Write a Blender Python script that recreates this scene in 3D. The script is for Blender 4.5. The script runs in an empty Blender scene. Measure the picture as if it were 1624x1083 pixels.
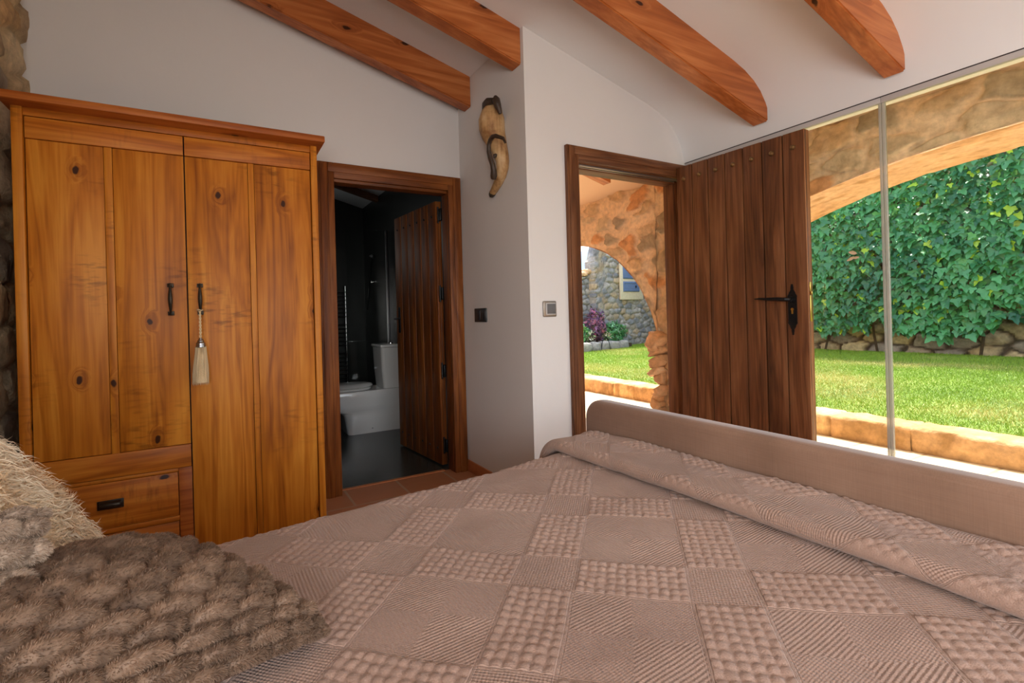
import bpy, bmesh, math, random
import numpy as np
from mathutils import Vector, Matrix

S = bpy.context.scene
COL = S.collection
PI = math.pi

# ------------------------------------------------------------------ camera
F_PX, PSI, ROLL, CY, CAM_H = 794.27, 1.04, 0.0277, 497.94, 1.1148
cam_d = bpy.data.cameras.new('camera')
cam_d.sensor_width = 36.0
cam_d.lens = F_PX / 1624 * 36
cam_d.shift_y = -(541.5 - CY) / 1624
cam_d.clip_start = 0.05
cam_d.clip_end = 2000
cam = bpy.data.objects.new('camera', cam_d)
COL.objects.link(cam)
_r = Vector((math.sin(PSI), -math.cos(PSI), 0))
_f = Vector((math.cos(PSI), math.sin(PSI), 0))
_u = Vector((0, 0, 1))
_cr = _r * math.cos(ROLL) - _u * math.sin(ROLL)
_cu = _r * math.sin(ROLL) + _u * math.cos(ROLL)
M = Matrix.Identity(4)
for i in range(3):
    M[i][0], M[i][1], M[i][2] = _cr[i], _cu[i], -_f[i]
M[2][3] = CAM_H
cam.matrix_world = M
S.camera = cam

# ------------------------------------------------------------------ light
W = bpy.data.worlds.new('sky')
S.world = W
W.use_nodes = True
wn = W.node_tree
wn.nodes.clear()
sky = wn.nodes.new('ShaderNodeTexSky')
sky.sky_type = 'NISHITA'
sky.sun_disc = False
sky.sun_elevation = math.radians(64)
sky.sun_rotation = math.radians(58)
sky.altitude = 100
sky.dust_density = 2.5
bg = wn.nodes.new('ShaderNodeBackground')
bg.inputs[1].default_value = 0.80
wo = wn.nodes.new('ShaderNodeOutputWorld')
hs_ = wn.nodes.new('ShaderNodeHueSaturation')
hs_.inputs['Saturation'].default_value = 0.62
wn.links.new(sky.outputs[0], hs_.inputs['Color'])
wn.links.new(hs_.outputs[0], bg.inputs[0])
wn.links.new(bg.outputs[0], wo.inputs[0])

sun_d = bpy.data.lights.new('sun', 'SUN')
sun_d.energy = 12.0
sun_d.angle = math.radians(0.6)
sun_d.color = (1, 0.94, 0.84)
sun = bpy.data.objects.new('sun', sun_d)
COL.objects.link(sun)
sun.rotation_euler = Vector((0.31, 0.24, 1.0)).to_track_quat('Z', 'Y').to_euler()

def area(name, loc, direction, sx, sy, power, color=(1, 1, 1)):
    d = bpy.data.lights.new(name, 'AREA')
    d.shape = 'RECTANGLE'
    d.size, d.size_y, d.energy, d.color = sx, sy, power, color
    o = bpy.data.objects.new(name, d)
    COL.objects.link(o)
    o.location = loc
    o.rotation_euler = Vector(direction).to_track_quat('-Z', 'Z').to_euler()
    return o

# added area lamp filling the room, in an assumed opening behind the camera
area('window_daylight', (0.7, -2.16, 1.25), (0, 1, 0.06), 2.6, 1.9, 27, (1, 0.965, 0.93))
# second added fill lamp, in an opening invented for it in the stone wall
area('side_window_daylight', (-0.76, -1.3, 1.35), (1, 0.35, 0.2), 1.2, 1.2, 78, (1, 0.965, 0.93))
# unseen lamp added to lift the dark bathroom; no window is built there
area('bathroom_window_daylight', (0.2, 6.62, 2.2), (0.05, -1, 0.25), 0.5, 0.5, 1.6, (0.95, 1, 0.97))

vs = S.view_settings
S.display_settings.display_device = 'sRGB'
vs.view_transform = 'Standard'
vs.look = 'None'
vs.exposure = -0.05
vs.gamma = 1.0
vs.use_curve_mapping = False

# ------------------------------------------------------------------ numpy noise
def _hash(ix, iy, seed):
    n = (ix.astype(np.int64) * 374761393 + iy.astype(np.int64) * 668265263 + seed * 974711) & 0xFFFFFFFF
    n = ((n ^ (n >> 13)) * 1274126177) & 0xFFFFFFFF
    n = n ^ (n >> 16)
    return (n & 0xFFFFFF) / float(0xFFFFFF)

def vnoise(x, y, seed=0):
    x = np.asarray(x, float); y = np.asarray(y, float)
    ix, iy = np.floor(x), np.floor(y)
    fx, fy = x - ix, y - iy
    fx = fx * fx * (3 - 2 * fx); fy = fy * fy * (3 - 2 * fy)
    a = _hash(ix, iy, seed); b = _hash(ix + 1, iy, seed)
    c = _hash(ix, iy + 1, seed); d = _hash(ix + 1, iy + 1, seed)
    return (a * (1 - fx) + b * fx) * (1 - fy) + (c * (1 - fx) + d * fx) * fy

def fbm(x, y, seed=0, octv=4):
    t, a, s = 0, 0.5, 0
    for k in range(octv):
        t = t + a * vnoise(x * 2 ** k, y * 2 ** k, seed + k * 17)
        s += a; a *= 0.5
    return t / s

def sstep(a, b, x):
    t = np.clip((x - a) / (b - a), 0, 1)
    return t * t * (3 - 2 * t)

def rubble(u, v, cw, ch, seed, mortar=0.08, bury=0.0, warp=0.35):
    """irregular stones in (u,v): returns stone mask, per-stone random, second random, centre distance"""
    uu = u + warp * cw * (fbm(u / cw * 1.3, v / ch * 1.3, seed + 5, 3) - 0.5)
    vv = v + warp * ch * (fbm(u / cw * 1.3, v / ch * 1.3, seed + 9, 3) - 0.5)
    j0 = np.floor(vv / ch)
    f1 = np.full(uu.shape, 9.0); f2 = np.full(uu.shape, 9.0)
    r1 = np.zeros(uu.shape); r2 = np.zeros(uu.shape)
    for dj in (-1, 0, 1):
        j = j0 + dj
        off = 0.5 * (j % 2)
        i0 = np.floor(uu / cw - off)
        for di in (-1, 0, 1):
            i = i0 + di
            a, b, c = _hash(i, j, seed), _hash(i, j, seed + 1), _hash(i, j, seed + 2)
            cx = (i + 0.5 + off + 0.62 * (a - 0.5)) * cw
            cy = (j + 0.5 + 0.62 * (b - 0.5)) * ch
            k = 0.75 + 0.5 * c
            d = np.sqrt(((uu - cx) / (cw * k)) ** 2 + ((vv - cy) / (ch * k)) ** 2)
            near = d < f1
            f2 = np.where(near, f1, np.minimum(f2, d))
            r1 = np.where(near, _hash(i, j, seed + 3), r1)
            r2 = np.where(near, _hash(i, j, seed + 4), r2)
            f1 = np.where(near, d, f1)
    m = sstep(mortar, mortar + 0.16, f2 - f1)
    if bury > 0:
        lim = 0.62 - bury * r2
        m = m * sstep(lim + 0.07, lim - 0.07, f1 + 0.22 * (fbm(u / cw * 4, v / ch * 4, seed + 31, 3) - 0.5))
    return m, r1, r2, f1

# ------------------------------------------------------------------ materials
class NT:
    def __init__(self, name):
        self.m = bpy.data.materials.new(name)
        self.m.use_nodes = True
        self.t = self.m.node_tree
        self.t.nodes.clear()
        self.out = self.t.nodes.new('ShaderNodeOutputMaterial')
    def n(self, kind, props=None, **ins):
        nd = self.t.nodes.new('ShaderNode' + kind)
        for k, v in (props or {}).items():
            setattr(nd, k, v)
        for k, v in ins.items():
            key = int(k[1:]) if k[0] == 'i' and k[1:].isdigit() else k.replace('_', ' ')
            s = nd.inputs[key]
            if hasattr(v, 'is_output') or isinstance(v, bpy.types.NodeSocket):
                self.t.links.new(v, s)
            else:
                s.default_value = v
        return nd
    def math(self, op, a, b=0.0, c=0.0):
        return self.n('Math', {'operation': op}, i0=a, i1=b, i2=c).outputs[0]
    def mix(self, fac, a, b, mode='MIX'):
        nd = self.t.nodes.new('ShaderNodeMix')
        nd.data_type = 'RGBA'; nd.blend_type = mode
        for idx, v in ((0, fac), (6, a), (7, b)):
            if isinstance(v, bpy.types.NodeSocket):
                self.t.links.new(v, nd.inputs[idx])
            else:
                nd.inputs[idx].default_value = v if idx == 0 else (tuple(v) + (1,))[:4]
        return nd.outputs[2]
    def ramp(self, fac, stops):
        nd = self.t.nodes.new('ShaderNodeValToRGB')
        el = nd.color_ramp.elements
        while len(el) < len(stops):
            el.new(0.5)
        for e, (p, c) in zip(el, stops):
            e.position = p
            e.color = (tuple(c) + (1,))[:4]
        self.t.links.new(fac, nd.inputs[0])
        return nd.outputs[0]
    def coord(self, scale=(1, 1, 1), rnd=False):
        tc = self.n('TexCoord').outputs['Object']
        if rnd:
            oi = self.n('ObjectInfo').outputs['Random']
            off = self.n('CombineXYZ', None, X=self.math('MULTIPLY', oi, 7.3), Y=self.math('MULTIPLY', oi, 11.9), Z=self.math('MULTIPLY', oi, 5.1)).outputs[0]
            tc = self.n('VectorMath', {'operation': 'ADD'}, i0=tc, i1=off).outputs[0]
        return self.n('Mapping', None, Vector=tc, Scale=scale).outputs[0]
    def noise(self, vec, scale, detail=4.0, rough=0.5, dist=0.0):
        return self.n('TexNoise', None, Vector=vec, Scale=scale, Detail=detail, Roughness=rough, Distortion=dist).outputs[0]
    def bsdf(self, color, rough=0.5, bump=None, bstr=0.2, bdist=0.01, **kw):
        b = self.n('BsdfPrincipled', None, Base_Color=color if isinstance(color, bpy.types.NodeSocket) else (tuple(color) + (1,))[:4], Roughness=rough)
        for k, v in kw.items():
            s = b.inputs[k.replace('_', ' ')]
            if isinstance(v, bpy.types.NodeSocket):
                self.t.links.new(v, s)
            else:
                s.default_value = v
        if bump is not None:
            bm = self.n('Bump', None, Height=bump, Strength=bstr, Distance=bdist)
            self.t.links.new(bm.outputs[0], b.inputs['Normal'])
        self.t.links.new(b.outputs[0], self.out.inputs[0])
        return self.m

def srgb(r, g, b):
    f = lambda c: (c / 255 / 12.92) if c / 255 <= 0.04045 else ((c / 255 + 0.055) / 1.055) ** 2.4
    return (f(r), f(g), f(b))

def plain(name, col, rough=0.5, metal=0.0, bump=0.0, bscale=60, var=0.0, **kw):
    t = NT(name)
    v = t.coord()
    n = t.noise(v, bscale, 5)
    c = col
    if var:
        c = t.mix(n, tuple(x * (1 - var) for x in col), tuple(min(1, x * (1 + var)) for x in col))
    return t.bsdf(c, rough, n if bump else None, bump, 0.01, Metallic=metal, **kw)

def plaster(name, col, var=0.04):
    t = NT(name)
    v = t.coord()
    a = t.noise(v, 1.6, 3)
    b = t.noise(v, 9, 5)
    c = t.mix(a, tuple(x * (1 - var) for x in col), tuple(min(1, x * (1 + var)) for x in col))
    return t.bsdf(c, 0.85, b, 0.12, 0.02)

def wood(name, dark, mid, light, axis=2, rough=0.45, knots=0.0, fine=70.0, band=3.2, saw=0.0, groove=0.0, knot_len=1.3):
    """sawn timber with grain along an axis, optional knots and saw marks"""
    t = NT(name)
    sc_b = [band * 3.2] * 3; sc_b[axis] = band * 0.22
    sc_f = [fine] * 3; sc_f[axis] = fine * 0.03
    base = t.coord((1, 1, 1), True)
    kn = None
    if knots > 0:
        sp = t.n('SeparateXYZ', None, Vector=base).outputs
        o1, o2 = [i for i in range(3) if i != axis]
        vk = t.n('CombineXYZ', None, X=t.math('MULTIPLY', t.math('ADD', sp[o1], sp[o2]), 6.5), Y=t.math('MULTIPLY', sp[axis], knot_len * 3.4)).outputs[0]
        wob = t.noise(base, 30, 2)
        vk = t.n('VectorMath', {'operation': 'ADD'}, i0=vk, i1=t.n('CombineXYZ', None, X=t.math('MULTIPLY', wob, 0.08), Y=t.math('MULTIPLY', wob, 0.10)).outputs[0]).outputs[0]
        vo = t.n('TexVoronoi', {'feature': 'F1', 'voronoi_dimensions': '2D'}, Vector=vk, Scale=1.0)
        d = vo.outputs['Distance']
        keep = t.math('LESS_THAN', t.n('SeparateColor', None, i0=vo.outputs['Color']).outputs[0], knots)
        core = t.n('MapRange', {'interpolation_type': 'SMOOTHSTEP'}, Value=d, From_Min=0.085, From_Max=0.05, To_Min=0.0, To_Max=1.0).outputs[0]
        halo = t.n('MapRange', {'interpolation_type': 'SMOOTHSTEP'}, Value=d, From_Min=0.30, From_Max=0.05, To_Min=0.0, To_Max=1.0).outputs[0]
        kn = t.math('MULTIPLY', core, keep)
        hl = t.math('MULTIPLY', halo, keep)
    vb = t.n('Mapping', None, Vector=base, Scale=sc_b).outputs[0]
    if kn is not None:
        vb = t.n('VectorMath', {'operation': 'ADD'}, i0=vb, i1=t.n('CombineXYZ', None, X=t.math('MULTIPLY', hl, 0.5), Y=t.math('MULTIPLY', hl, 0.4), Z=t.math('MULTIPLY', hl, 0.3)).outputs[0]).outputs[0]
    nb = t.noise(vb, 1.0, 3, 0.55, 0.6)
    rings = t.math('FRACT', t.math('MULTIPLY', nb, 5.0))
    rings = t.math('ABSOLUTE', t.math('SUBTRACT', rings, 0.5))
    vf = t.n('Mapping', None, Vector=base, Scale=sc_f).outputs[0]
    nf = t.noise(vf, 1.0, 3, 0.6)
    big = t.noise(t.n('Mapping', None, Vector=base, Scale=[(1.0 if k == axis else 3.2) for k in range(3)]).outputs[0], 1.5, 3, 0.6)
    g = t.math('ADD', t.math('MULTIPLY', rings, 0.55), t.math('ADD', t.math('MULTIPLY', nf, 0.45), t.math('MULTIPLY', big, 0.75)))
    c = t.ramp(g, [(0.36, dark), (0.72, mid), (1.0, light)])
    if saw > 0:
        ssc = [14.0] * 3; ssc[axis] = 55.0
        vs_ = t.n('Mapping', None, Vector=base, Scale=ssc, Rotation=(0, 0.35 if axis == 2 else 0, 0.2)).outputs[0]
        sw = t.noise(vs_, 1.0, 2)
        patch = t.n('MapRange', None, Value=t.noise(base, 3.1, 2), From_Min=0.54, From_Max=0.66, To_Min=0.0, To_Max=1.0).outputs[0]
        swf = t.math('MULTIPLY', t.n('MapRange', None, Value=sw, From_Min=0.5, From_Max=0.68, To_Min=0.0, To_Max=saw).outputs[0], patch)
        c = t.mix(swf, c, tuple(x * 0.35 for x in dark))
    if kn is not None:
        c = t.mix(t.math('MULTIPLY', hl, 0.35), c, dark)
        c = t.mix(kn, c, tuple(x * 0.22 for x in dark))
    h = t.math('ADD', t.math('MULTIPLY', nf, 0.6 + groove), t.math('MULTIPLY', rings, 0.25))
    return t.bsdf(c, rough + 0.06, h, 0.18 + groove * 0.3, 0.004, Specular_IOR_Level=0.32)

def attr_mat(name, rough=0.9, bscale=45, bump=0.35, var=0.35, rnd_scale=20, **kw):
    """colour from the mesh's own stone / leaf / fur colour, broken up by fine noise"""
    t = NT(name)
    a = t.n('Attribute', {'attribute_name': 'Col'}).outputs['Color']
    v = t.coord()
    n = t.noise(v, rnd_scale, 6, 0.62)
    n2 = t.noise(v, bscale, 5, 0.6)
    f = t.n('MapRange', None, Value=n, From_Min=0.3, From_Max=0.7, To_Min=1 - var, To_Max=1 + var).outputs[0]
    c = t.mix(1.0, a, t.n('CombineColor', None, i0=f, i1=f, i2=f).outputs[0], 'MULTIPLY')
    return t.bsdf(c, rough, n2 if bump else None, bump, 0.02, **kw)

M_ = {}
M_['white'] = plaster('white_plaster', (0.765, 0.75, 0.74))
M_['ceiling'] = plaster('ceiling_plaster', (0.80, 0.81, 0.82))
M_['ochre'] = plaster('ochre_plaster', srgb(240, 210, 182), 0.05)
M_['pine'] = wood('honey_pine', srgb(124, 60, 8), srgb(190, 112, 24), srgb(214, 140, 46), 2, 0.42, 0.34, saw=0.5)
M_['pine_h'] = wood('honey_pine_rails', srgb(118, 56, 8), srgb(184, 104, 24), srgb(208, 132, 44), 0, 0.42, 0.22, saw=0.35)
M_['pine_red'] = wood('red_pine_rails', srgb(96, 42, 12), srgb(158, 82, 28), srgb(186, 108, 44), 0, 0.42, 0.2)
M_['beam'] = wood('varnished_beam', srgb(126, 64, 26), srgb(174, 98, 48), srgb(200, 126, 72), 0, 0.33, 0.25, band=2.0, knot_len=0.8)
M_['oak'] = wood('dark_stained_wood', srgb(58, 32, 16), srgb(108, 66, 38), srgb(138, 92, 58), 2, 0.42, 0.0, fine=95, groove=0.8)
M_['oak_h'] = wood('dark_stained_wood_head', srgb(58, 32, 16), srgb(108, 66, 38), srgb(138, 92, 58), 0, 0.42, 0.0, fine=95, groove=0.8)
M_['frame'] = wood('red_brown_frame', srgb(64, 30, 8), srgb(122, 66, 24), srgb(156, 94, 42), 2, 0.4, 0.0, fine=95, groove=0.8)
M_['frame_h'] = wood('red_brown_frame_head', srgb(64, 30, 8), srgb(122, 66, 24), srgb(156, 94, 42), 0, 0.4, 0.0, fine=95, groove=0.8)
M_['edgewood'] = wood('pale_door_edge', srgb(112, 70, 38), srgb(158, 106, 66), srgb(180, 128, 84), 2, 0.4)
M_['iron'] = plain('black_iron', (0.012, 0.012, 0.013), 0.42, 0.6, 0.25, 90)
M_['bronze'] = plain('dark_bronze', (0.06, 0.05, 0.04), 0.38, 0.9, 0.15, 90)
M_['brass'] = plain('brass', srgb(205, 165, 85), 0.28, 1.0)
M_['antique'] = plain('antique_brass_stud', srgb(150, 122, 82), 0.4, 0.8, 0.1)
M_['chrome'] = plain('chrome', (0.75, 0.75, 0.76), 0.12, 1.0)
M_['steel'] = plain('brushed_metal', (0.35, 0.35, 0.36), 0.3, 1.0)
M_['ceramic'] = plain('white_ceramic', (0.82, 0.82, 0.80), 0.12, 0.0, Coat_Weight=0.4)
M_['plastic_white'] = plain('white_plastic', (0.78, 0.78, 0.76), 0.3)
M_['plastic_dark'] = plain('charcoal_plastic', (0.035, 0.035, 0.036), 0.35)
M_['plastic_grey'] = plain('grey_rocker', (0.11, 0.11, 0.115), 0.35)
M_['satin'] = plain('satin_metal_plate', (0.32, 0.28, 0.24), 0.3, 0.8)
M_['rail'] = plain('white_aluminium', (0.52, 0.50, 0.49), 0.4)
M_['seal'] = plain('dark_seal', (0.03, 0.025, 0.025), 0.6)
M_['cream'] = plain('cream_thread', srgb(226, 200, 158), 0.8, 0, 0.3, 200, 0.2)
M_['slate'] = plain('dark_slate_render', (0.022, 0.024, 0.022), 0.35, 0, 0.15, 6, 0.35)
M_['slate_floor'] = plain('polished_slate_floor', (0.042, 0.048, 0.044), 0.25, 0, 0.08, 5, 0.4)
M_['mattress'] = plain('mattress_ticking', (0.6, 0.56, 0.5), 0.8)
M_['shutter'] = plain('blue_painted_shutter', srgb(92, 112, 148), 0.5, 0, 0.1, 20, 0.15)
M_['surround'] = plain('pale_limestone_surround', srgb(206, 192, 166), 0.8, 0, 0.2, 20, 0.2)
M_['hill'] = plain('distant_wooded_hillside', srgb(96, 124, 150), 0.95, 0, 0, 0.05, 0.2)  # blue of the distance haze is painted into the base colour
M_['earth'] = plain('dark_soil', srgb(78, 62, 44), 0.95, 0, 0.5, 20, 0.4)
M_['tusk_dark'] = plain('dark_carved_horn', srgb(62, 48, 36), 0.5, 0, 0.3, 80, 0.3)

def mat_velvet():
    t = NT('brown_velvet')
    v = t.coord()
    big = t.noise(v, 5, 4)
    f1 = t.noise(t.n('Mapping', None, Vector=v, Scale=(10, 6, 420)).outputs[0], 1, 2)
    f2 = t.noise(t.n('Mapping', None, Vector=v, Scale=(300, 420, 10)).outputs[0], 1, 2)
    w = t.math('ADD', f1, f2)
    g = t.math('ADD', t.math('MULTIPLY', big, 0.6), t.math('MULTIPLY', w, 0.2))
    c = t.ramp(g, [(0.3, srgb(124, 94, 74)), (0.52, srgb(142, 110, 90)), (0.75, srgb(160, 128, 106))])
    return t.bsdf(c, 0.75, w, 0.12, 0.003, Sheen_Weight=0.5, Sheen_Roughness=0.4)
M_['velvet'] = mat_velvet()

# bedspread weave: bands 0.13 wide every 0.365, turned 47 degrees to the bed
BS_A, BS_P0, BS_Q0, BS_T, BS_W = math.radians(47), 0.997, -0.247, 0.3635, 0.13

def mat_spread():
    t = NT('taupe_matelasse')
    sx = t.n('SeparateXYZ', None, Vector=t.n('Attribute', {'attribute_name': 'Weave'}).outputs['Vector'])
    x, y, z = sx.outputs
    ca, sa = math.cos(BS_A), math.sin(BS_A)
    p = t.math('ADD', t.math('MULTIPLY', x, ca), t.math('MULTIPLY', y, sa))
    q = t.math('SUBTRACT', t.math('MULTIPLY', x, sa), t.math('MULTIPLY', y, ca))
    fp = t.math('MULTIPLY', t.math('FRACT', t.math('DIVIDE', t.math('SUBTRACT', p, BS_P0 - 20 * BS_T), BS_T)), BS_T)
    fq = t.math('MULTIPLY', t.math('FRACT', t.math('DIVIDE', t.math('SUBTRACT', q, BS_Q0 - 20 * BS_T), BS_T)), BS_T)
    ip = t.math('LESS_THAN', fp, BS_W)
    iq = t.math('LESS_THAN', fq, BS_W)
    both = t.math('MULTIPLY', ip, iq)
    none = t.math('MULTIPLY', t.math('SUBTRACT', 1.0, ip), t.math('SUBTRACT', 1.0, iq))
    mid = BS_W + (BS_T - BS_W) / 2
    sg = t.math('MULTIPLY', t.math('SIGN', t.math('SUBTRACT', fp, mid)), t.math('SIGN', t.math('SUBTRACT', fq, mid)))
    diag = t.math('ADD', p, t.math('MULTIPLY', q, sg))
    rib = t.math('SINE', t.math('MULTIPLY', diag, 2 * PI / 0.0105))
    cross = t.math('MULTIPLY', t.math('SINE', t.math('MULTIPLY', t.math('SUBTRACT', p, t.math('MULTIPLY', q, sg)), 2 * PI / 0.0070)), 0.45)
    rib2 = t.math('SINE', t.math('MULTIPLY', fp, 2 * PI / 0.0062))
    rib3 = t.math('MULTIPLY', t.math('SINE', t.math('MULTIPLY', fq, 2 * PI / 0.0062)), 0.6)
    h = t.math('ADD', t.math('MULTIPLY', t.math('ADD', rib, cross), none), t.math('MULTIPLY', t.math('ADD', rib2, rib3), both))
    def seam(a):
        e1 = t.math('ABSOLUTE', a)
        e2 = t.math('ABSOLUTE', t.math('SUBTRACT', a, BS_W))
        e3 = t.math('ABSOLUTE', t.math('SUBTRACT', a, BS_T))
        e = t.math('MINIMUM', t.math('MINIMUM', e1, e2), e3)
        return t.math('SINE', t.math('MULTIPLY', t.math('MINIMUM', e, 0.006), 2 * PI / 0.004))
    h = t.math('ADD', h, t.math('MULTIPLY', t.math('ADD', seam(fp), seam(fq)), 1.0))
    yarn = t.noise(t.n('TexCoord').outputs['Object'], 420, 3)
    big = t.noise(t.n('TexCoord').outputs['Object'], 2.5, 3)
    h = t.math('ADD', h, t.math('MULTIPLY', yarn, 1.6))
    g = t.math('ADD', t.math('MULTIPLY', yarn, 0.55), t.math('MULTIPLY', big, 0.45))
    c = t.ramp(g, [(0.3, srgb(146, 117, 102)), (0.5, srgb(167, 137, 121)), (0.72, srgb(188, 159, 143))])
    return t.bsdf(c, 0.85, h, 0.5, 0.0017, Sheen_Weight=0.25)
M_['spread'] = mat_spread()

def mat_tiles(name, cols, grout, size, gw, rough, coordscale=1.0, rot=0.0, bumpy=0.25):
    t = NT(name)
    v = t.n('TexCoord').outputs['Object']
    v = t.n('Mapping', None, Vector=v, Rotation=(0, 0, rot)).outputs[0]
    br = t.n('TexBrick', {'offset': 0.5, 'squash': 1.0}, Vector=v, Scale=1.0, Mortar_Size=gw, Mortar_Smooth=0.2, Bias=0.0, Brick_Width=size[0], Row_Height=size[1])
    br.inputs['Color1'].default_value = cols[0] + (1,)
    br.inputs['Color2'].default_value = cols[1] + (1,)
    br.inputs['Mortar'].default_value = grout + (1,)
    n = t.noise(v, 14, 5)
    c = t.mix(t.math('MULTIPLY', n, 0.35), br.outputs[0], cols[2])
    h = t.math('ADD', t.math('MULTIPLY', br.outputs[1], -1.0), t.math('MULTIPLY', n, bumpy))
    return t.bsdf(c, rough, h, 0.4, 0.006)
M_['terracotta'] = mat_tiles('terracotta_tiles', [srgb(198, 136, 98), srgb(184, 120, 82), srgb(208, 152, 114)], srgb(190, 160, 130), (0.34, 0.34), 0.008, 0.45)
M_['skirting'] = plain('terracotta_skirting', srgb(206, 132, 84), 0.45, 0, 0.1, 30, 0.2)
M_['path'] = mat_tiles('pale_path_tiles', [srgb(214, 190, 150), srgb(204, 176, 134), srgb(222, 200, 164)], srgb(170, 130, 88), (0.42, 0.42), 0.012, 0.7)
M_['stone'] = attr_mat('rubble_stone', 0.92, 40, 0.5, 0.3, 16)
M_['ochrestone'] = attr_mat('ochre_mortar_and_stone', 0.92, 45, 0.3, 0.22, 22)

def mat_grass():
    t = NT('short_grass')
    a = t.n('Attribute', {'attribute_name': 'Col'}).outputs['Color']
    return t.bsdf(a, 0.6)
M_['grass'] = mat_grass()

def mat_lawn():
    t = NT('lawn_soil')
    v = t.coord()
    n = t.noise(v, 1.2, 4)
    n2 = t.noise(v, 60, 4)
    g = t.math('ADD', t.math('MULTIPLY', n, 0.6), t.math('MULTIPLY', n2, 0.4))
    c = t.ramp(g, [(0.35, srgb(72, 96, 32)), (0.55, srgb(106, 124, 44)), (0.75, srgb(150, 146, 78))])
    return t.bsdf(c, 0.9, n2, 0.6, 0.03)
M_['lawn'] = mat_lawn()

def mat_leaf(name='glossy_leaf', tr=0.25, rough=0.33):
    t = NT(name)
    a = t.n('Attribute', {'attribute_name': 'Col'}).outputs['Color']
    b = t.n('BsdfPrincipled', None, Base_Color=a, Roughness=rough)
    tl = t.n('BsdfTranslucent', None, Color=t.mix(0.5, a, (0.25, 0.5, 0.05)))
    mx = t.n('MixShader', None, i0=tr, i1=b.outputs[0], i2=tl.outputs[0])
    t.t.links.new(mx.outputs[0], t.out.inputs[0])
    return t.m
M_['leaf'] = mat_leaf()

def mat_fur():
    t = NT('long_pile_fur')
    a = t.n('Attribute', {'attribute_name': 'Col'}).outputs['Color']
    b = t.n('BsdfPrincipled', None, Base_Color=a, Roughness=0.65)
    tl = t.n('BsdfTranslucent', None, Color=a)
    mx = t.n('MixShader', None, i0=0.12, i1=b.outputs[0], i2=tl.outputs[0])
    t.t.links.new(mx.outputs[0], t.out.inputs[0])
    return t.m
M_['fur'] = mat_fur()

def mat_glass():
    t = NT('clear_glass')
    fr = t.n('Fresnel', None, IOR=1.45).outputs[0]
    tr = t.n('BsdfTransparent', None, Color=(0.93, 0.95, 0.94, 1))
    gl = t.n('BsdfGlossy', None, Color=(1, 1, 1, 1), Roughness=0.02)
    mx = t.n('MixShader', None, i0=t.math('MULTIPLY', fr, 0.7), i1=tr.outputs[0], i2=gl.outputs[0])
    t.t.links.new(mx.outputs[0], t.out.inputs[0])
    return t.m
M_['glass'] = mat_glass()

def mat_glass_edge():
    t = NT('frosted_glass_edge')
    v = t.coord()
    n = t.noise(v, 3, 2)
    c = t.mix(n, srgb(176, 178, 170), srgb(206, 200, 188))
    b = t.n('BsdfPrincipled', None, Base_Color=c, Roughness=0.25)
    tr = t.n('BsdfTransparent', None, Color=(0.9, 0.93, 0.9, 1))
    mx = t.n('MixShader', None, i0=0.35, i1=b.outputs[0], i2=tr.outputs[0])
    t.t.links.new(mx.outputs[0], t.out.inputs[0])
    return t.m
M_['glass_edge'] = mat_glass_edge()

def mat_carving():
    t = NT('pale_carved_wood')
    v = t.coord()
    a = t.noise(v, 9, 5, 0.6)
    b = t.noise(t.n('Mapping', None, Vector=v, Scale=(60, 60, 8)).outputs[0], 1, 4)
    g = t.math('ADD', t.math('MULTIPLY', a, 0.7), t.math('MULTIPLY', b, 0.3))
    c = t.ramp(g, [(0.36, srgb(132, 90, 50)), (0.5, srgb(188, 148, 98)), (0.68, srgb(220, 190, 146))])
    return t.bsdf(c, 0.55, b, 0.3, 0.004)
M_['carved'] = mat_carving()

# ------------------------------------------------------------------ object helpers
def prop(o, label=None, cat=None, group=None, kind=None):
    if label: o['label'] = label
    if cat: o['category'] = cat
    if group: o['group'] = group
    if kind: o['kind'] = kind
    return o

def thing(name, label, cat, loc, group=None, kind=None):
    o = bpy.data.objects.new(name, None)
    o.empty_display_size = 0.05
    COL.objects.link(o)
    o.location = loc
    bpy.context.view_layer.update()
    return prop(o, label, cat, group, kind)

def adopt(o, parent):
    if parent is not None:
        bpy.context.view_layer.update()
        o.parent = parent
        o.matrix_parent_inverse = parent.matrix_world.inverted()
    return o

def link_mesh(name, me, mats, parent=None):
    for m in (mats if isinstance(mats, (list, tuple)) else [mats]):
        me.materials.append(m)
    o = bpy.data.objects.new(name, me)
    COL.objects.link(o)
    return adopt(o, parent)

def np_mesh(name, V, Fc, mat, parent=None, col=None, smooth=True, weave=None):
    V = np.asarray(V, np.float32); Fc = np.asarray(Fc, np.int32)
    me = bpy.data.meshes.new(name)
    k = Fc.shape[1]
    me.vertices.add(len(V)); me.vertices.foreach_set('co', V.ravel())
    me.loops.add(Fc.size); me.loops.foreach_set('vertex_index', Fc.ravel())
    me.polygons.add(len(Fc))
    me.polygons.foreach_set('loop_start', np.arange(0, Fc.size, k, dtype=np.int32))
    me.polygons.foreach_set('use_smooth', np.full(len(Fc), smooth))
    me.update(calc_edges=True)
    if col is not None:
        a = me.attributes.new('Col', 'FLOAT_COLOR', 'POINT')
        c4 = np.ones((len(V), 4), np.float32); c4[:, :3] = col
        a.data.foreach_set('color', c4.ravel())
    if weave is not None:
        a = me.attributes.new('Weave', 'FLOAT_VECTOR', 'POINT')
        a.data.foreach_set('vector', np.asarray(weave, np.float32).ravel())
    me.validate()
    return link_mesh(name, me, mat, parent)

def grid_faces(nu, nv, flip=False):
    i, j = np.meshgrid(np.arange(nu - 1), np.arange(nv - 1), indexing='ij')
    a = (i * nv + j).ravel(); b = a + nv
    f = np.stack([a, b, b + 1, a + 1], 1)
    return f[:, ::-1] if flip else f

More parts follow.
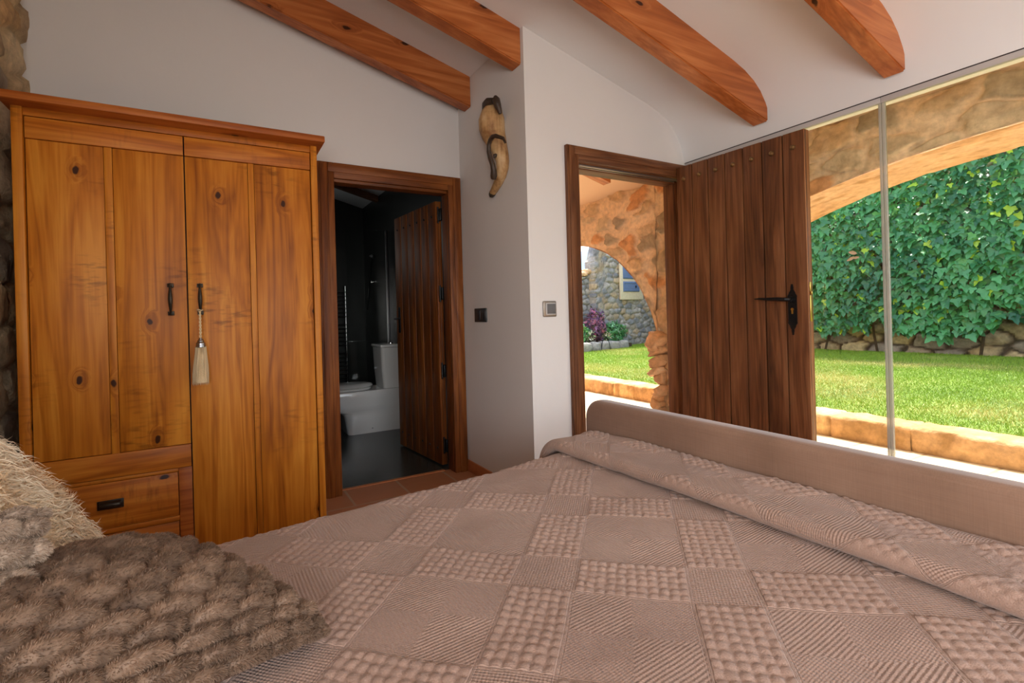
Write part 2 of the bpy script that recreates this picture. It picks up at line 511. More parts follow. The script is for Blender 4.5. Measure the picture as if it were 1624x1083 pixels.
class MB:
    def __init__(self, M=None):
        self.bm = bmesh.new(); self.M = M or Matrix.Identity(4)
    def _fin(self, geom_verts, mi, M=None):
        bmesh.ops.transform(self.bm, matrix=self.M @ (M or Matrix.Identity(4)), verts=geom_verts)
        fs = {f for v in geom_verts for f in v.link_faces}
        for f in fs: f.material_index = mi
    def box(self, x0, x1, y0, y1, z0, z1, bev=0.0, mi=0, M=None, seg=2):
        r = bmesh.ops.create_cube(self.bm, size=1.0)
        vs_ = r['verts']
        bmesh.ops.transform(self.bm, matrix=Matrix.Translation(((x0 + x1) / 2, (y0 + y1) / 2, (z0 + z1) / 2)) @ Matrix.Diagonal((x1 - x0, y1 - y0, z1 - z0, 1)), verts=vs_)
        if bev > 0:
            es = list({e for v in vs_ for e in v.link_edges})
            rb = bmesh.ops.bevel(self.bm, geom=es, offset=bev, segments=seg, affect='EDGES', profile=0.5)
            vs_ = list({v for f in rb['faces'] for v in f.verts} | {v for v in vs_ if v.is_valid})
            # collect connected verts
            seen = set(vs_); st = list(vs_)
            while st:
                v = st.pop()
                for e in v.link_edges:
                    w = e.other_vert(v)
                    if w not in seen: seen.add(w); st.append(w)
            vs_ = list(seen)
        self._fin(vs_, mi, M)
        return self
    def rings(self, rings, close=True, mi=0, M=None, loop=False):
        """skin a list of rings (each a list of points) into a tube"""
        bm = self.bm
        R = [[bm.verts.new(p) for p in ring] for ring in rings]
        n = len(R[0])
        pairs = list(zip(R[:-1], R[1:])) + ([(R[-1], R[0])] if loop else [])
        for a, b in pairs:
            for i in range(n):
                bm.faces.new((a[i], a[(i + 1) % n], b[(i + 1) % n], b[i]))
        if close and not loop:
            bm.faces.new(R[0][::-1]); bm.faces.new(R[-1])
        self._fin([v for r in R for v in r], mi, M)
        return self
    def tube(self, pts, rad, seg=10, mi=0, M=None, flat=(1, 1), up=(0, 0, 1)):
        pts = [Vector(p) for p in pts]
        rad = rad if isinstance(rad, (list, tuple)) else [rad] * len(pts)
        out = []
        prev = None
        for i, p in enumerate(pts):
            d = (pts[min(i + 1, len(pts) - 1)] - pts[max(i - 1, 0)]).normalized()
            if prev is None:
                a = Vector(up)
                if abs(a.dot(d)) > 0.95: a = Vector((1, 0, 0))
                s = d.cross(a).normalized()
            else:
                s = (prev - d * prev.dot(d)).normalized()
            t = d.cross(s)
            prev = s
            out.append([p + (s * math.cos(2 * PI * k / seg) * flat[0] + t * math.sin(2 * PI * k / seg) * flat[1]) * rad[i] for k in range(seg)])
        return self.rings(out, True, mi, M)
    def lathe(self, prof, seg=24, mi=0, M=None, sx=1.0, sy=1.0):
        return self.rings([[(r * math.cos(2 * PI * k / seg) * sx, r * math.sin(2 * PI * k / seg) * sy, z) for k in range(seg)] for r, z in prof], True, mi, M)
    def prism(self, poly, y0, y1, mi=0, M=None):
        """poly in (x,z), extruded along y"""
        return self.rings([[(x, y0, z) for x, z in poly], [(x, y1, z) for x, z in poly]], True, mi, M)
    def build(self, name, mats, parent=None, angle=35, smooth=True):
        bmesh.ops.recalc_face_normals(self.bm, faces=self.bm.faces)
        me = bpy.data.meshes.new(name)
        self.bm.to_mesh(me); self.bm.free()
        if smooth:
            for p in me.polygons: p.use_smooth = True
            me.set_sharp_from_angle(angle=math.radians(angle))
        return link_mesh(name, me, mats, parent)

def quick(name, mats, parent=None, **k):
    return lambda mb: mb.build(name, mats, parent, **k)

def struct(o, label=None):
    return prop(o, label, None, None, 'structure')

def copy_tree(root, delta):
    def cp(o, par):
        c = o.copy(); COL.objects.link(c)
        if par is not None:
            c.parent = par; c.matrix_parent_inverse = o.matrix_parent_inverse.copy()
        for ch in o.children: cp(ch, c)
        return c
    n = cp(root, None)
    n.location = Vector(root.location) + Vector(delta)
    return n

def strands(name, P, D, L, w, col, parent, mat, segs=3, curl=0.0, droop=0.0, seed=1, curls=1.0):
    """many fine hairs as tapered strips in one mesh"""
    rg = np.random.default_rng(seed)
    n = len(P)
    D = D / np.linalg.norm(D, axis=1, keepdims=True)
    ref = rg.normal(size=(n, 3))
    s = np.cross(D, ref); s /= np.linalg.norm(s, axis=1, keepdims=True)
    b = np.cross(D, s)
    ph = rg.uniform(0, 2 * PI, n)
    Vs = []
    for k in range(segs + 1):
        t = k / segs
        ang = ph + t * 2 * PI * curls
        c = P + D * (L * t)[:, None] + (s * np.cos(ang)[:, None] + b * np.sin(ang)[:, None] - s * np.cos(ph)[:, None] - b * np.sin(ph)[:, None]) * (L * curl)[:, None] * min(1, t * 1.5)
        c[:, 2] -= droop * L * t * t
        if k < segs:
            ww = w * (1 - 0.55 * t) * 0.5
            Vs += [c - s * ww, c + s * ww]
        else:
            Vs += [c]
    V = np.stack(Vs, 1)
    m = V.shape[1]
    fs = []
    for k in range(segs - 1):
        fs += [(2 * k, 2 * k + 1, 2 * k + 3), (2 * k, 2 * k + 3, 2 * k + 2)]
    k = 2 * (segs - 1)
    fs.append((k, k + 1, k + 2))
    Fc = (np.array(fs)[None] + (np.arange(n) * m)[:, None, None]).reshape(-1, 3)
    C = np.repeat(col[:, None, :], m, 1)
    return np_mesh(name, V.reshape(-1, 3), Fc, mat, parent, C.reshape(-1, 3), True)


# ================================================================== SETTING
XL, XG, YB, YD, XN, YF = -0.79, 2.84, 3.30, 2.402, 1.532, -2.2

def ceil_z(x):
    if x < 2.5: return 2.745 - 0.27 * (x - 1.55)
    return float(np.interp(x, [2.5, 2.6, 2.68, 2.74, 2.785, 2.815, 2.835, 2.84], [2.4885, 2.455, 2.414, 2.366, 2.308, 2.25, 2.18, 2.14]))

struct(MB().box(-1.1, 2.92, YF - 0.1, 3.385, -0.06, 0.0).build('floor', M_['terracotta'], smooth=False))
prof = [-1.1, 0.0, 1.0, 2.0, 2.4, 2.5, 2.55, 2.6, 2.64, 2.68, 2.71, 2.74, 2.765, 2.785, 2.8, 2.815, 2.827, 2.835, 2.84]
poly = [(x, ceil_z(x)) for x in prof] + [(2.84, 2.137), (3.0, 2.137), (3.0, 2.95), (-1.1, 3.75)]
pl_a = [(x, z) for x, z in poly[:3]] + [(1.70, ceil_z(1.70)), (1.70, 3.15), (-1.1, 3.75)]
pl_b = [(1.70, ceil_z(1.70))] + poly[3:-1] + [(1.70, 3.15)]
struct(MB().prism(pl_a, YF - 0.1, 3.32).prism(pl_b, YF - 0.1, 2.52).build('ceiling', M_['ceiling'], angle=30))
b = MB()
b.box(-1.1, 0.60, YB, 3.40, 0, 3.7); b.box(1.475, 1.66, YB, 3.40, 0, 2.95); b.box(0.60, 1.475, YB, 3.40, 2.05, 3.2)
struct(b.build('wall_back', M_['white'], smooth=False))
b = MB()
b.box(XN, 1.70, 2.55, 3.42, 0, 2.85)
struct(b.build('wall_niche', M_['white'], smooth=False))
b = MB()
b.box(XN, 1.855, YD, 2.55, 0, 2.80); b.box(2.835, 2.98, YD, 2.55, 0, 2.6); b.box(1.855, 2.835, YD, 2.55, 2.075, 2.75)
struct(b.build('wall_door', M_['white'], smooth=False))
b = MB()
b.box(-1.1, -0.6, YF - 0.12, YF, 0, 3.7); b.box(2.0, 3.0, YF - 0.12, YF, 0, 2.9); b.box(-0.6, 2.0, YF - 0.12, YF, 0, 0.3); b.box(-0.6, 2.0, YF - 0.12, YF, 2.2, 3.4)
struct(b.build('wall_front', M_['white'], smooth=False))
b = MB()
b.box(XN - 0.012, XN, YD, 3.30, 0, 0.08, 0.003); b.box(1.523, XN, 3.288, 3.30, 0, 0.08, 0.003)
struct(b.build('baseboard_niche', M_['skirting']))
struct(MB().box(0.655, 1.385, 3.37, 3.40, 0.0, 0.004).build('trim_1', M_['skirting'], smooth=False))

# rough stone side wall
ny, nz = 300, 190
Y, Z = np.meshgrid(np.linspace(YF, 3.30, ny), np.linspace(-0.02, 3.55, nz), indexing='ij')
m, r1, r2, f1 = rubble(Y, Z, 0.30, 0.19, 11, 0.05)
hgt = 0.038 * m * (0.5 + 0.7 * r1) * (1 - 0.5 * f1) + 0.035 * fbm(Y * 11, Z * 11, 3, 5)
cs = np.array([srgb(206, 178, 138), srgb(178, 152, 122), srgb(214, 192, 156), srgb(160, 142, 120), srgb(198, 160, 114)])
colr = cs[(r2 * 4.99).astype(int)] * (0.8 + 0.4 * fbm(Y * 9, Z * 9, 8, 4))[..., None]
mort = np.array(srgb(196, 172, 136))
colr = mort * (1 - m[..., None]) + colr * m[..., None]
V = np.stack([XL - 0.03 + hgt, Y, Z], -1)
gf = grid_faces(ny, nz)
fy = Y.ravel()[gf].mean(1); fz = Z.ravel()[gf].mean(1)
gf = gf[~((fy > -1.9) & (fy < -0.7) & (fz > 0.75) & (fz < 1.95))]
struct(np_mesh('wall_left', V.reshape(-1, 3), gf, M_['stone'], None, colr.reshape(-1, 3)))
b = MB()
b.box(-1.1, XL - 0.04, -0.7, 3.3, -0.02, 3.7); b.box(-1.1, XL - 0.04, YF, -1.9, -0.02, 3.7); b.box(-1.1, XL - 0.04, -1.9, -0.7, -0.02, 0.75); b.box(-1.1, XL - 0.04, -1.9, -0.7, 1.95, 3.7)
struct(b.build('wall_left_core', M_['earth'], smooth=False))

# bathroom shell
struct(MB().box(-0.35, 1.72, 3.385, 6.8, -0.06, 0.0).build('floor_bathroom', M_['slate_floor'], smooth=False))
struct(MB().box(1.68, 1.80, 3.40, 6.8, 0, 2.75).build('wall_bathroom_right', M_['slate'], smooth=False))
struct(MB().box(-0.35, 1.80, 6.68, 6.8, 0, 3.3).build('wall_bathroom_back', M_['slate'], smooth=False))
struct(MB().box(-0.47, -0.35, 3.40, 6.8, 0, 3.3).build('wall_bathroom_left', M_['slate'], smooth=False))
b = MB(); b.prism([(-0.47, 3.14), (1.8, 2.528), (1.8, 2.8), (-0.47, 3.45)], 3.40, 6.8)
struct(b.build('ceiling_bathroom', M_['ceiling'], smooth=False))

# ------------------------------------------------------------------ ceiling beams
def beam_bottom(x): return 2.545 - 0.27 * (x - 1.53)
def beam(y0, y1, x1, label, x0=-0.85):
    b = MB()
    poly = [(x0, beam_bottom(x0)), (x1, beam_bottom(x1)), (x1, beam_bottom(x1) + 0.25), (x0, beam_bottom(x0) + 0.25)]
    b.prism(poly, y0, y1)
    es = [e for e in b.bm.edges if abs((e.verts[0].co - e.verts[1].co).y) < 1e-4 and (e.verts[0].co - e.verts[1].co).length > 1 ]
    bmesh.ops.bevel(b.bm, geom=es, offset=0.006, segments=2, affect='EDGES')
    o = b.build('ceiling_beam', M_['beam'])
    return prop(o, label, 'beam', 'exposed ceiling beams')
beam(3.09, 3.19, XN - 0.002, 'varnished orange ceiling beam running just above the white back wall over the wardrobe')
beam(2.43, 2.53, XN - 0.002, 'varnished orange ceiling beam ending on the niche wall above the wooden carving')
beam(1.755, 1.85, 2.80, 'varnished orange ceiling beam ending above the open plank door')
beam(1.075, 1.165, 2.80, 'varnished orange ceiling beam ending high above the glass seam')
# bathroom beam, seen through the doorway
b = MB(); b.prism([(-0.34, 3.035), (1.67, 2.492), (1.67, 2.56), (-0.34, 3.10)], 5.90, 5.98)
prop(b.build('bathroom_beam', M_['oak_h']), 'dark timber beam under the bathroom ceiling beyond the narrow doorway', 'beam')

# ------------------------------------------------------------------ doors
def frame_u(b, x0, x1, zt, w, y0, y1, right=True):
    """architrave: two uprights (slot 0) and a head (slot 1), mitred look from a raised inner bead"""
    b.box(x0, x0 + w, y0, y1, 0, zt, 0.004, 0)
    b.box(x0 + 0.012, x0 + w * 0.62, y0 - 0.006, y0 + 0.004, 0, zt - 0.012, 0.004, 0)
    xe = x1
    if right:
        xe = x1 - w
        b.box(x1 - w, x1, y0, y1, 0, zt, 0.004, 0)
        b.box(x1 - w * 0.62, x1 - 0.012, y0 - 0.006, y0 + 0.004, 0, zt - 0.012, 0.004, 0)
    b.box(x0 + w - 0.001, xe + 0.001, y0, y1, zt - w, zt, 0.004, 1)
    b.box(x0 + w * 0.62, (x1 - w * 0.62) if right else x1 - 0.004, y0 - 0.006, y0 + 0.004, zt - w * 0.62, zt - 0.012, 0.004, 1)

d1 = thing('door_1', 'narrow reddish-brown framed doorway and plank door into the dark bathroom', None, (1.04, 3.30, 0), None, 'structure')
b = MB(); frame_u(b, 0.552, 1.523, 2.10, 0.098, 3.272, 3.30)
b.box(0.600, 0.650, 3.30, 3.40, 0, 2.05, 0.003, 0); b.box(1.425, 1.475, 3.30, 3.40, 0, 2.05, 0.003, 0); b.box(0.650, 1.425, 3.30, 3.40, 1.985, 2.05, 0.003, 1)
b.build('door_frame', [M_['frame'], M_['frame_h']], d1)

def plank_leaf(H, Fp, L, T, z0, z1, n, mat, parent, edge_mat, name='door_leaf', gap=0.0035):
    """a boarded leaf; local x along the leaf, y away from the visible face"""
    d = (Vector(Fp) - Vector(H)).normalized(); d.z = 0
    nrm = Vector((d.y, -d.x, 0))
    if nrm.x < 0: nrm = -nrm
    Mx = Matrix.Identity(4)
    for i in range(3): Mx[i][0], Mx[i][1], Mx[i][2], Mx[i][3] = d[i], nrm[i], (0, 0, 1)[i], H[i]
    b = MB(Mx)
    pw = L / n
    for k in range(n):
        b.box(k * pw + (0.0 if k == 0 else gap), (k + 1) * pw - (0.0 if k == n - 1 else gap), 0, T * 0.5, z0, z1, 0.003, 0)
    b.box(0.001, L - 0.001, 0.013, T - 0.006, z0, z1, 0.0, 2); b.box(0, L, T * 0.5, T, z0, z1, 0.002, 1)
    b.box(L - 0.004, L, 0.0, T, z0, z1, 0.001, 1)
    leaf = b.build(name, [mat, edge_mat, M_['seal']], parent)
    return leaf, Mx

leaf1, ML1 = plank_leaf((1.405, 3.47, 0), (1.335, 4.30, 0), 0.79, 0.045, 0.012, 1.965, 6, M_['frame'], d1, M_['frame'])
for zz in (1.86, 1.28, 0.71, 0.16):
    b = MB()
    b.box(1.418, 1.436, 3.418, 3.468, zz - 0.045, zz + 0.045, 0.002); b.tube([(1.418, 3.455, zz - 0.06), (1.418, 3.455, zz + 0.06)], 0.007, 8)
    b.build('hinge', M_['iron'], d1)
for k in range(6):
    for zz in (1.86, 0.13):
        b = MB(ML1); b.lathe([(0.0, -0.008), (0.006, -0.006), (0.009, 0.0), (0.009, 0.002)], 10, 0, Matrix.Translation(((k + 0.5) * 0.79 / 6, 0, zz)) @ Matrix.Rotation(-PI / 2, 4, 'X'))
        b.build('stud', M_['iron'], leaf1)
b = MB(ML1); b.box(0.70, 0.745, -0.006, 0.0, 0.98, 1.20, 0.004); b.tube([(0.72, -0.004, 1.1), (0.72, -0.05, 1.1), (0.69, -0.055, 1.1), (0.60, -0.05, 1.105)], [0.010, 0.009, 0.009, 0.006], 8)
b.build('handle', M_['iron'], d1)

d2 = thing('door_2', 'wide open plank door with black iron latch standing against the glass, in a dark brown frame', None, (2.3, YD, 0), None, 'structure')
b = MB(); frame_u(b, 1.800, 2.832, 2.112, 0.088, 2.374, 2.402, False)
b.box(1.855, 1.905, 2.402, 2.55, 0, 2.075, 0.003, 0); b.box(2.800, 2.835, 2.412, 2.55, 0, 2.075, 0.003, 0); b.box(1.905, 2.800, 2.402, 2.55, 2.02, 2.075, 0.003, 1)
b.box(1.905, 1.918, 2.45, 2.55, 0, 2.02, 0.002, 0); b.box(2.788, 2.800, 2.46, 2.55, 0, 2.02, 0.002, 0); b.box(1.905, 2.800, 2.45, 2.55, 2.0, 2.02, 0.002, 1)
b.build('door_frame', [M_['oak'], M_['oak_h']], d2)
b = MB(); b.box(1.92, 2.78, 2.412, 2.42, 2.006, 2.019, 0.001); b.box(1.92, 2.78, 2.440, 2.449, 2.006, 2.019, 0.001)
b.build('draught_seal', M_['satin'], d2)
LF = 0.84
leaf2, ML2 = plank_leaf((2.722, 2.368, 0), (2.765, 1.53, 0), LF, 0.05, 0.012, 2.078, 7, M_['oak'], d2, M_['edgewood'])
for k in range(7):
    b = MB(ML2)
    b.lathe([(0.0, -0.017), (0.008, -0.015), (0.013, -0.008), (0.0135, 0.0), (0.0135, 0.002)], 14, 0, Matrix.Translation(((k + 0.5) * LF / 7, 0, 1.992)) @ Matrix.Rotation(-PI / 2, 4, 'X'))
    b.build('stud', M_['antique'], leaf2)
# escutcheon with stepped, pointed ends, lever, key cylinder
hx = LF - 0.085
hp = thing('latch', None, None, (2.75, 1.62, 1.09)); adopt(hp, d2)
def plate_poly(w, z0, z1):
    pts = []
    half = [(0.004, z1), (w * 0.30, z1 - 0.022), (w * 0.25, z1 - 0.03), (w * 0.62, z1 - 0.046), (w * 0.62, z1 - 0.052), (w, z1 - 0.066), (w * 0.93, z1 - 0.075), (w * 0.93, z0 + 0.075), (w, z0 + 0.066), (w * 0.62, z0 + 0.052), (w * 0.62, z0 + 0.046), (w * 0.25, z0 + 0.03), (w * 0.30, z0 + 0.022), (0.004, z0)]
    return [(hx + x, z) for x, z in half] + [(hx - x, z) for x, z in half[::-1]]
b = MB(ML2); b.prism(plate_poly(0.026, 0.955, 1.238), -0.004, 0.0); b.build('escutcheon', M_['iron'], hp)
b = MB(ML2)
b.lathe([(0.0, -0.03), (0.013, -0.028), (0.016, -0.012), (0.018, 0.0)], 14, 0, Matrix.Translation((hx, -0.002, 1.152)) @ Matrix.Rotation(-PI / 2, 4, 'X'))
b.tube([(hx, -0.01, 1.152), (hx, -0.045, 1.152), (hx - 0.012, -0.055, 1.153), (hx - 0.05, -0.055, 1.156), (hx - 0.09, -0.054, 1.158), (hx - 0.13, -0.053, 1.160), (hx - 0.165, -0.052, 1.163), (hx - 0.19, -0.052, 1.163)], [0.010, 0.010, 0.011, 0.011, 0.010, 0.0075, 0.0055, 0.003], 10)
b.build('lever', M_['iron'], hp)
b = MB(ML2); b.lathe([(0.0, -0.007), (0.008, -0.007), (0.0085, -0.003)], 14, 0, Matrix.Translation((hx, 0, 1.098)) @ Matrix.Rotation(-PI / 2, 4, 'X') @ Matrix.Identity(4)); b.box(hx - 0.005, hx + 0.005, -0.007, -0.002, 1.072, 1.096, 0.002)
b.build('key_cylinder', M_['brass'], hp)
b = MB(ML2)
b.box(LF - 0.0005, LF + 0.0025, 0.014, 0.036, 1.195, 1.245, 0.001); b.box(LF - 0.0005, LF + 0.0025, 0.014, 0.036, 1.03, 1.172, 0.001)
b.box(LF - 0.0005, LF + 0.009, 0.016, 0.034, 1.176, 1.192, 0.001)
b.build('lock_plate', M_['brass'], d2)

# ------------------------------------------------------------------ glass wall
def glass(n, y0, y1, label):
    w = thing('window_%d' % n, label, None, (2.86, (y0 + y1) / 2, 0.0), None, 'structure')
    MB().box(2.853, 2.862, y0 + 0.012, y1 - 0.012, 0.03, 2.108).build('pane', M_['glass'], w, smooth=False)
    MB().box(2.842, 2.866, y0 + 0.001, y1 - 0.001, 2.106, 2.132, 0.001).build('top_rail', M_['rail'], w)
    MB().box(2.842, 2.872, y0 + 0.001, y1 - 0.001, 0.004, 0.034, 0.001).build('bottom_rail', M_['rail'], w)
    for e in (y0 + 0.0015, y1 - 0.0135):
        MB().box(2.848, 2.866, e, e + 0.012, 0.034, 2.112, 0.001).build('edge_strip', M_['glass_edge'], w)
glass(1, 1.196, 2.395, 'frameless glass panel behind the open plank door')
glass(2, -0.02, 1.196, 'frameless glass panel at the right end of the glass wall')
struct(MB().box(2.843, 2.90, YF, 2.40, 2.1325, 2.1375).build('trim_2', M_['seal'], smooth=False))

# ================================================================== WARDROBE
WY = 2.70
wd = thing('wardrobe', 'honey pine wardrobe with two plank doors and drawers against the white wall', 'wardrobe', (-0.12, 2.98, 0))
b = MB()
b.box(-0.69, -0.655, 3.25, 3.28, 0.02, 2.0); b.box(-0.655, 0.425, 3.26, 3.28, 0.05, 2.0); b.box(-0.655, 0.425, 2.76, 3.26, 0.05, 0.07)
b.box(-0.69, -0.67, 2.74, 3.25, 0.02, 2.0); b.box(0.437, 0.455, 2.74, 3.25, 0.02, 2.0)
b.build('carcass', M_['pine'], wd)
for x0, x1, inner in ((-0.69, -0.655, -0.652), (0.424, 0.455, 0.424)):
    b = MB(); b.box(x0, x1, WY, WY + 0.06, 0.0, 2.0, 0.004)
    b.build('post', M_['pine'], wd)
b = MB()
b.box(-0.712, 0.482, 2.62, 3.285, 1.998, 2.030, 0.005)
b.build('cornice', M_['pine_red'], wd)
b = MB(); b.box(-0.655, 0.424, WY + 0.008, WY + 0.05, 1.966, 1.998, 0.002)
b.build('frieze_rail', M_['pine_h'], wd)
b = MB(); b.box(-0.655, -0.17, WY + 0.012, WY + 0.05, 0.449, 0.463, 0.0015); b.box(-0.655, -0.17, WY + 0.012, WY + 0.05, 0.229, 0.251, 0.0015); b.box(-0.655, 0.424, WY + 0.012, WY + 0.05, 0.03, 0.055, 0.0015)
b.build('drawer_rail', M_['pine_h'], wd)
b = MB(); b.box(-0.1695, -0.118, WY + 0.018, WY + 0.05, 0.055, 0.463, 0.002)
b.build('drawer_divider', M_['pine_red'], wd)
b = MB(); b.box(-0.12, -0.112, WY + 0.05, WY + 0.07, 0.055, 1.966)
b.box(-0.655, 0.424, WY + 0.052, WY + 0.06, 0.055, 1.966)
b.build('inner_lining', M_['seal'], wd)

def bow_handle(x, z0, z1, parent):
    b = MB()
    for z in (z0, z1):
        b.box(x - 0.012, x + 0.012, WY - 0.002, WY + 0.008, z - 0.009, z + 0.009, 0.002)
        b.lathe([(0.0, 0), (0.008, 0), (0.007, 0.012), (0.009, 0.02), (0.0, 0.024)], 12, 0, Matrix.Translation((x, WY, z)) @ Matrix.Rotation(PI / 2, 4, 'X'))
    zs = np.linspace(z0, z1, 11)
    b.tube([(x, WY - 0.02 - 0.010 * math.sin(PI * k / 10), z) for k, z in enumerate(zs)], [0.0042 + 0.0050 * math.sin(PI * k / 10) ** 1.5 for k in range(11)], 10)
    return b.build('handle', M_['bronze'], parent)

def wdoor(x0, x1, batten, zlow, has_low):
    zt, zr = 1.962, 1.876
    b = MB()
    b.box(x0, x1, WY + 0.006, WY + 0.028, zr, zt, 0.002, 1)
    b.box(batten[0], batten[1], WY + 0.010, WY + 0.028, zlow[1] if has_low else zlow[0], zr - 0.0015, 0.0015, 0)
    if has_low: b.box(x0, x1, WY + 0.006, WY + 0.028, zlow[0], zlow[1], 0.002, 1)
    dr = b.build('door', [M_['pine'], M_['pine_h']], wd)
    zb = zlow[1] + 0.002 if has_low else zlow[0]
    for a, c in ((x0, batten[0] - 0.0015), (batten[1] + 0.0015, x1)):
        q = MB(); q.box(a, c, WY + 0.014, WY + 0.027, zb, zr - 0.002, 0.0015)
        q.build('panel', M_['pine'], dr)
    return dr
dl = wdoor(-0.651, -0.1195, (-0.404, -0.376), (0.466, 0.566), True)
dr = wdoor(-0.1145, 0.421, (0.140, 0.165), (0.058, 0.058), False)
bow_handle(-0.180, 1.160, 1.285, dl)
bow_handle(-0.068, 1.160, 1.285, dr)
for z0, z1 in ((0.2535, 0.447), (0.057, 0.227)):
    b = MB(); b.box(-0.651, -0.172, WY + 0.010, WY + 0.03, z0, z1, 0.002)
    dw = b.build('drawer', M_['pine_h'], wd)
    zc = (z0 + z1) / 2 + 0.004; xc = -0.412
    b = MB()
    b.box(xc - 0.045, xc + 0.045, WY + 0.004, WY + 0.010, zc - 0.019, zc + 0.019, 0.0015)
    rings = []
    for k in range(9):
        a = PI * k / 8
        hw = 0.036
        rings.append([(xc + sx * hw, WY + 0.005 - 0.020 * math.sin(a) - th, zc + 0.015 * math.cos(a)) for sx, th in ((-1, 0), (-0.9, 0.003), (0.9, 0.003), (1, 0), (0.9, -0.002), (-0.9, -0.002))])
    b.rings(rings, True)
    b.build('cup_handle', M_['bronze'], dw)

# tassel hanging from the right-hand handle
tx, ty = -0.070, WY - 0.036
ts = thing('tassel', 'cream silk tassel with twisted cord hanging from a wardrobe door handle', 'tassel', (tx, ty, 0.84))
b = MB()
for ph in (0, PI):
    b.tube([(tx + 0.0028 * math.cos(ph + k * 0.9), ty + 0.0028 * math.sin(ph + k * 0.9), 1.166 - k * 0.0046) for k in range(27)], 0.0028, 6)
b.tube([(tx + 0.011 * math.cos(a), ty + 0.014 + 0.013 * math.sin(a), 1.172 + 0.002 * math.sin(2 * a)) for a in np.linspace(0, 2 * PI, 17)], 0.0026, 6)
b.build('cord', M_['cream'], ts)
b = MB(); b.lathe([(0.004, 1.046), (0.009, 1.043), (0.0085, 1.038), (0.014, 1.034), (0.0135, 1.028), (0.019, 1.023), (0.0185, 1.014), (0.021, 1.008), (0.020, 1.003)], 20, 0, Matrix.Translation((tx, ty, 0)))
b.build('cap', M_['steel'], ts)
rg = np.random.default_rng(4)
n = 900
an = rg.uniform(0, 2 * PI, n); rr = np.sqrt(rg.uniform(0.5, 1, n))
P0 = np.stack([tx + 0.020 * rr * np.cos(an), ty + 0.019 * rr * np.sin(an), np.full(n, 1.008)], 1)
P1 = np.stack([tx - 0.004 + 0.033 * rr * np.cos(an) , ty + 0.001 + 0.026 * rr * np.sin(an), 0.838 + rg.normal(0, 0.004, n)], 1)
cc = np.array(srgb(232, 208, 168)) * rg.uniform(0.78, 1.05, (n, 1))
Dv = P1 - P0; Ln = np.linalg.norm(Dv, axis=1)
strands('fringe', P0, Dv, Ln, 0.0030, cc, ts, M_['fur'], 4, 0.010, 0.0, 2)
b = MB(); b.lathe([(0.017, 1.008), (0.021, 0.97), (0.024, 0.90), (0.026, 0.845), (0.0, 0.846)], 20, 0, Matrix.Translation((tx - 0.001, ty, 0)))
b.build('core', M_['cream'], ts)

# ================================================================== WALL THINGS
cv = thing('wall_carving', 'carved pale wooden elephant-trunk figure hung on the niche wall', 'carving', (1.50, 2.66, 2.1))
px = [(2.648, 2.372, 0.030), (2.650, 2.360, 0.058), (2.660, 2.328, 0.073), (2.668, 2.283, 0.082), (2.668, 2.240, 0.081), (2.658, 2.199, 0.075), (2.640, 2.155, 0.064), (2.628, 2.114, 0.053), (2.612, 2.068, 0.046), (2.607, 2.030, 0.041), (2.616, 1.992, 0.037), (2.640, 1.958, 0.033), (2.682, 1.926, 0.029), (2.730, 1.902, 0.025), (2.775, 1.880, 0.021)]
b = MB(); b.tube([(1.528 - 0.82 * r, y, z) for y, z, r in px], [r for _, _, r in px], 20, up=(1, 0, 0), flat=(0.9, 1.0))
b.build('trunk', M_['carved'], cv, angle=60)
b = MB(); b.tube([(1.528 - 0.82 * 0.021, 2.772, 1.882), (1.51, 2.785, 1.872), (1.51, 2.795, 1.862)], [0.022, 0.020, 0.012], 14, up=(1, 0, 0))
b.build('trunk_tip', M_['tusk_dark'], cv)
tp = [(2.455, 2.088, 0.007), (2.475, 2.118, 0.010), (2.508, 2.138, 0.012), (2.545, 2.146, 0.013), (2.578, 2.136, 0.013), (2.596, 2.112, 0.013), (2.600, 2.075, 0.013), (2.594, 2.035, 0.014), (2.585, 1.995, 0.015), (2.588, 1.965, 0.017), (2.602, 1.935, 0.020), (2.612, 1.922, 0.016)]
b = MB(); b.tube([(1.398 + (0.03 if i < 2 else 0) + max(0, (2.06 - z)) * 0.24, y, z) for i, (y, z, r) in enumerate(tp)], [r for _, _, r in tp], 12, up=(1, 0, 0))
b.build('tusk', M_['tusk_dark'], cv, angle=60)
b = MB(); b.tube([(1.455, 2.735, 2.350), (1.44, 2.715, 2.372), (1.425, 2.675, 2.386), (1.42, 2.63, 2.385), (1.43, 2.585, 2.374)], [0.010, 0.017, 0.021, 0.022, 0.018], 12, up=(1, 0, 0))
b.build('brow_band', M_['tusk_dark'], cv, angle=60)
b = MB(); b.tube([(1.44, 2.575, 2.395), (1.435, 2.562, 2.372), (1.44, 2.552, 2.335), (1.455, 2.550, 2.290)], [0.012, 0.024, 0.021, 0.010], 14, up=(1, 0, 0))
b.build('ear', M_['tusk_dark'], cv, angle=60)
b = MB(); b.tube([(1.444, 2.590, 2.062), (1.440, 2.602, 2.056), (1.444, 2.618, 2.054)], [0.006, 0.013, 0.006], 10, up=(1, 0, 0))
b.build('eye', M_['tusk_dark'], cv)

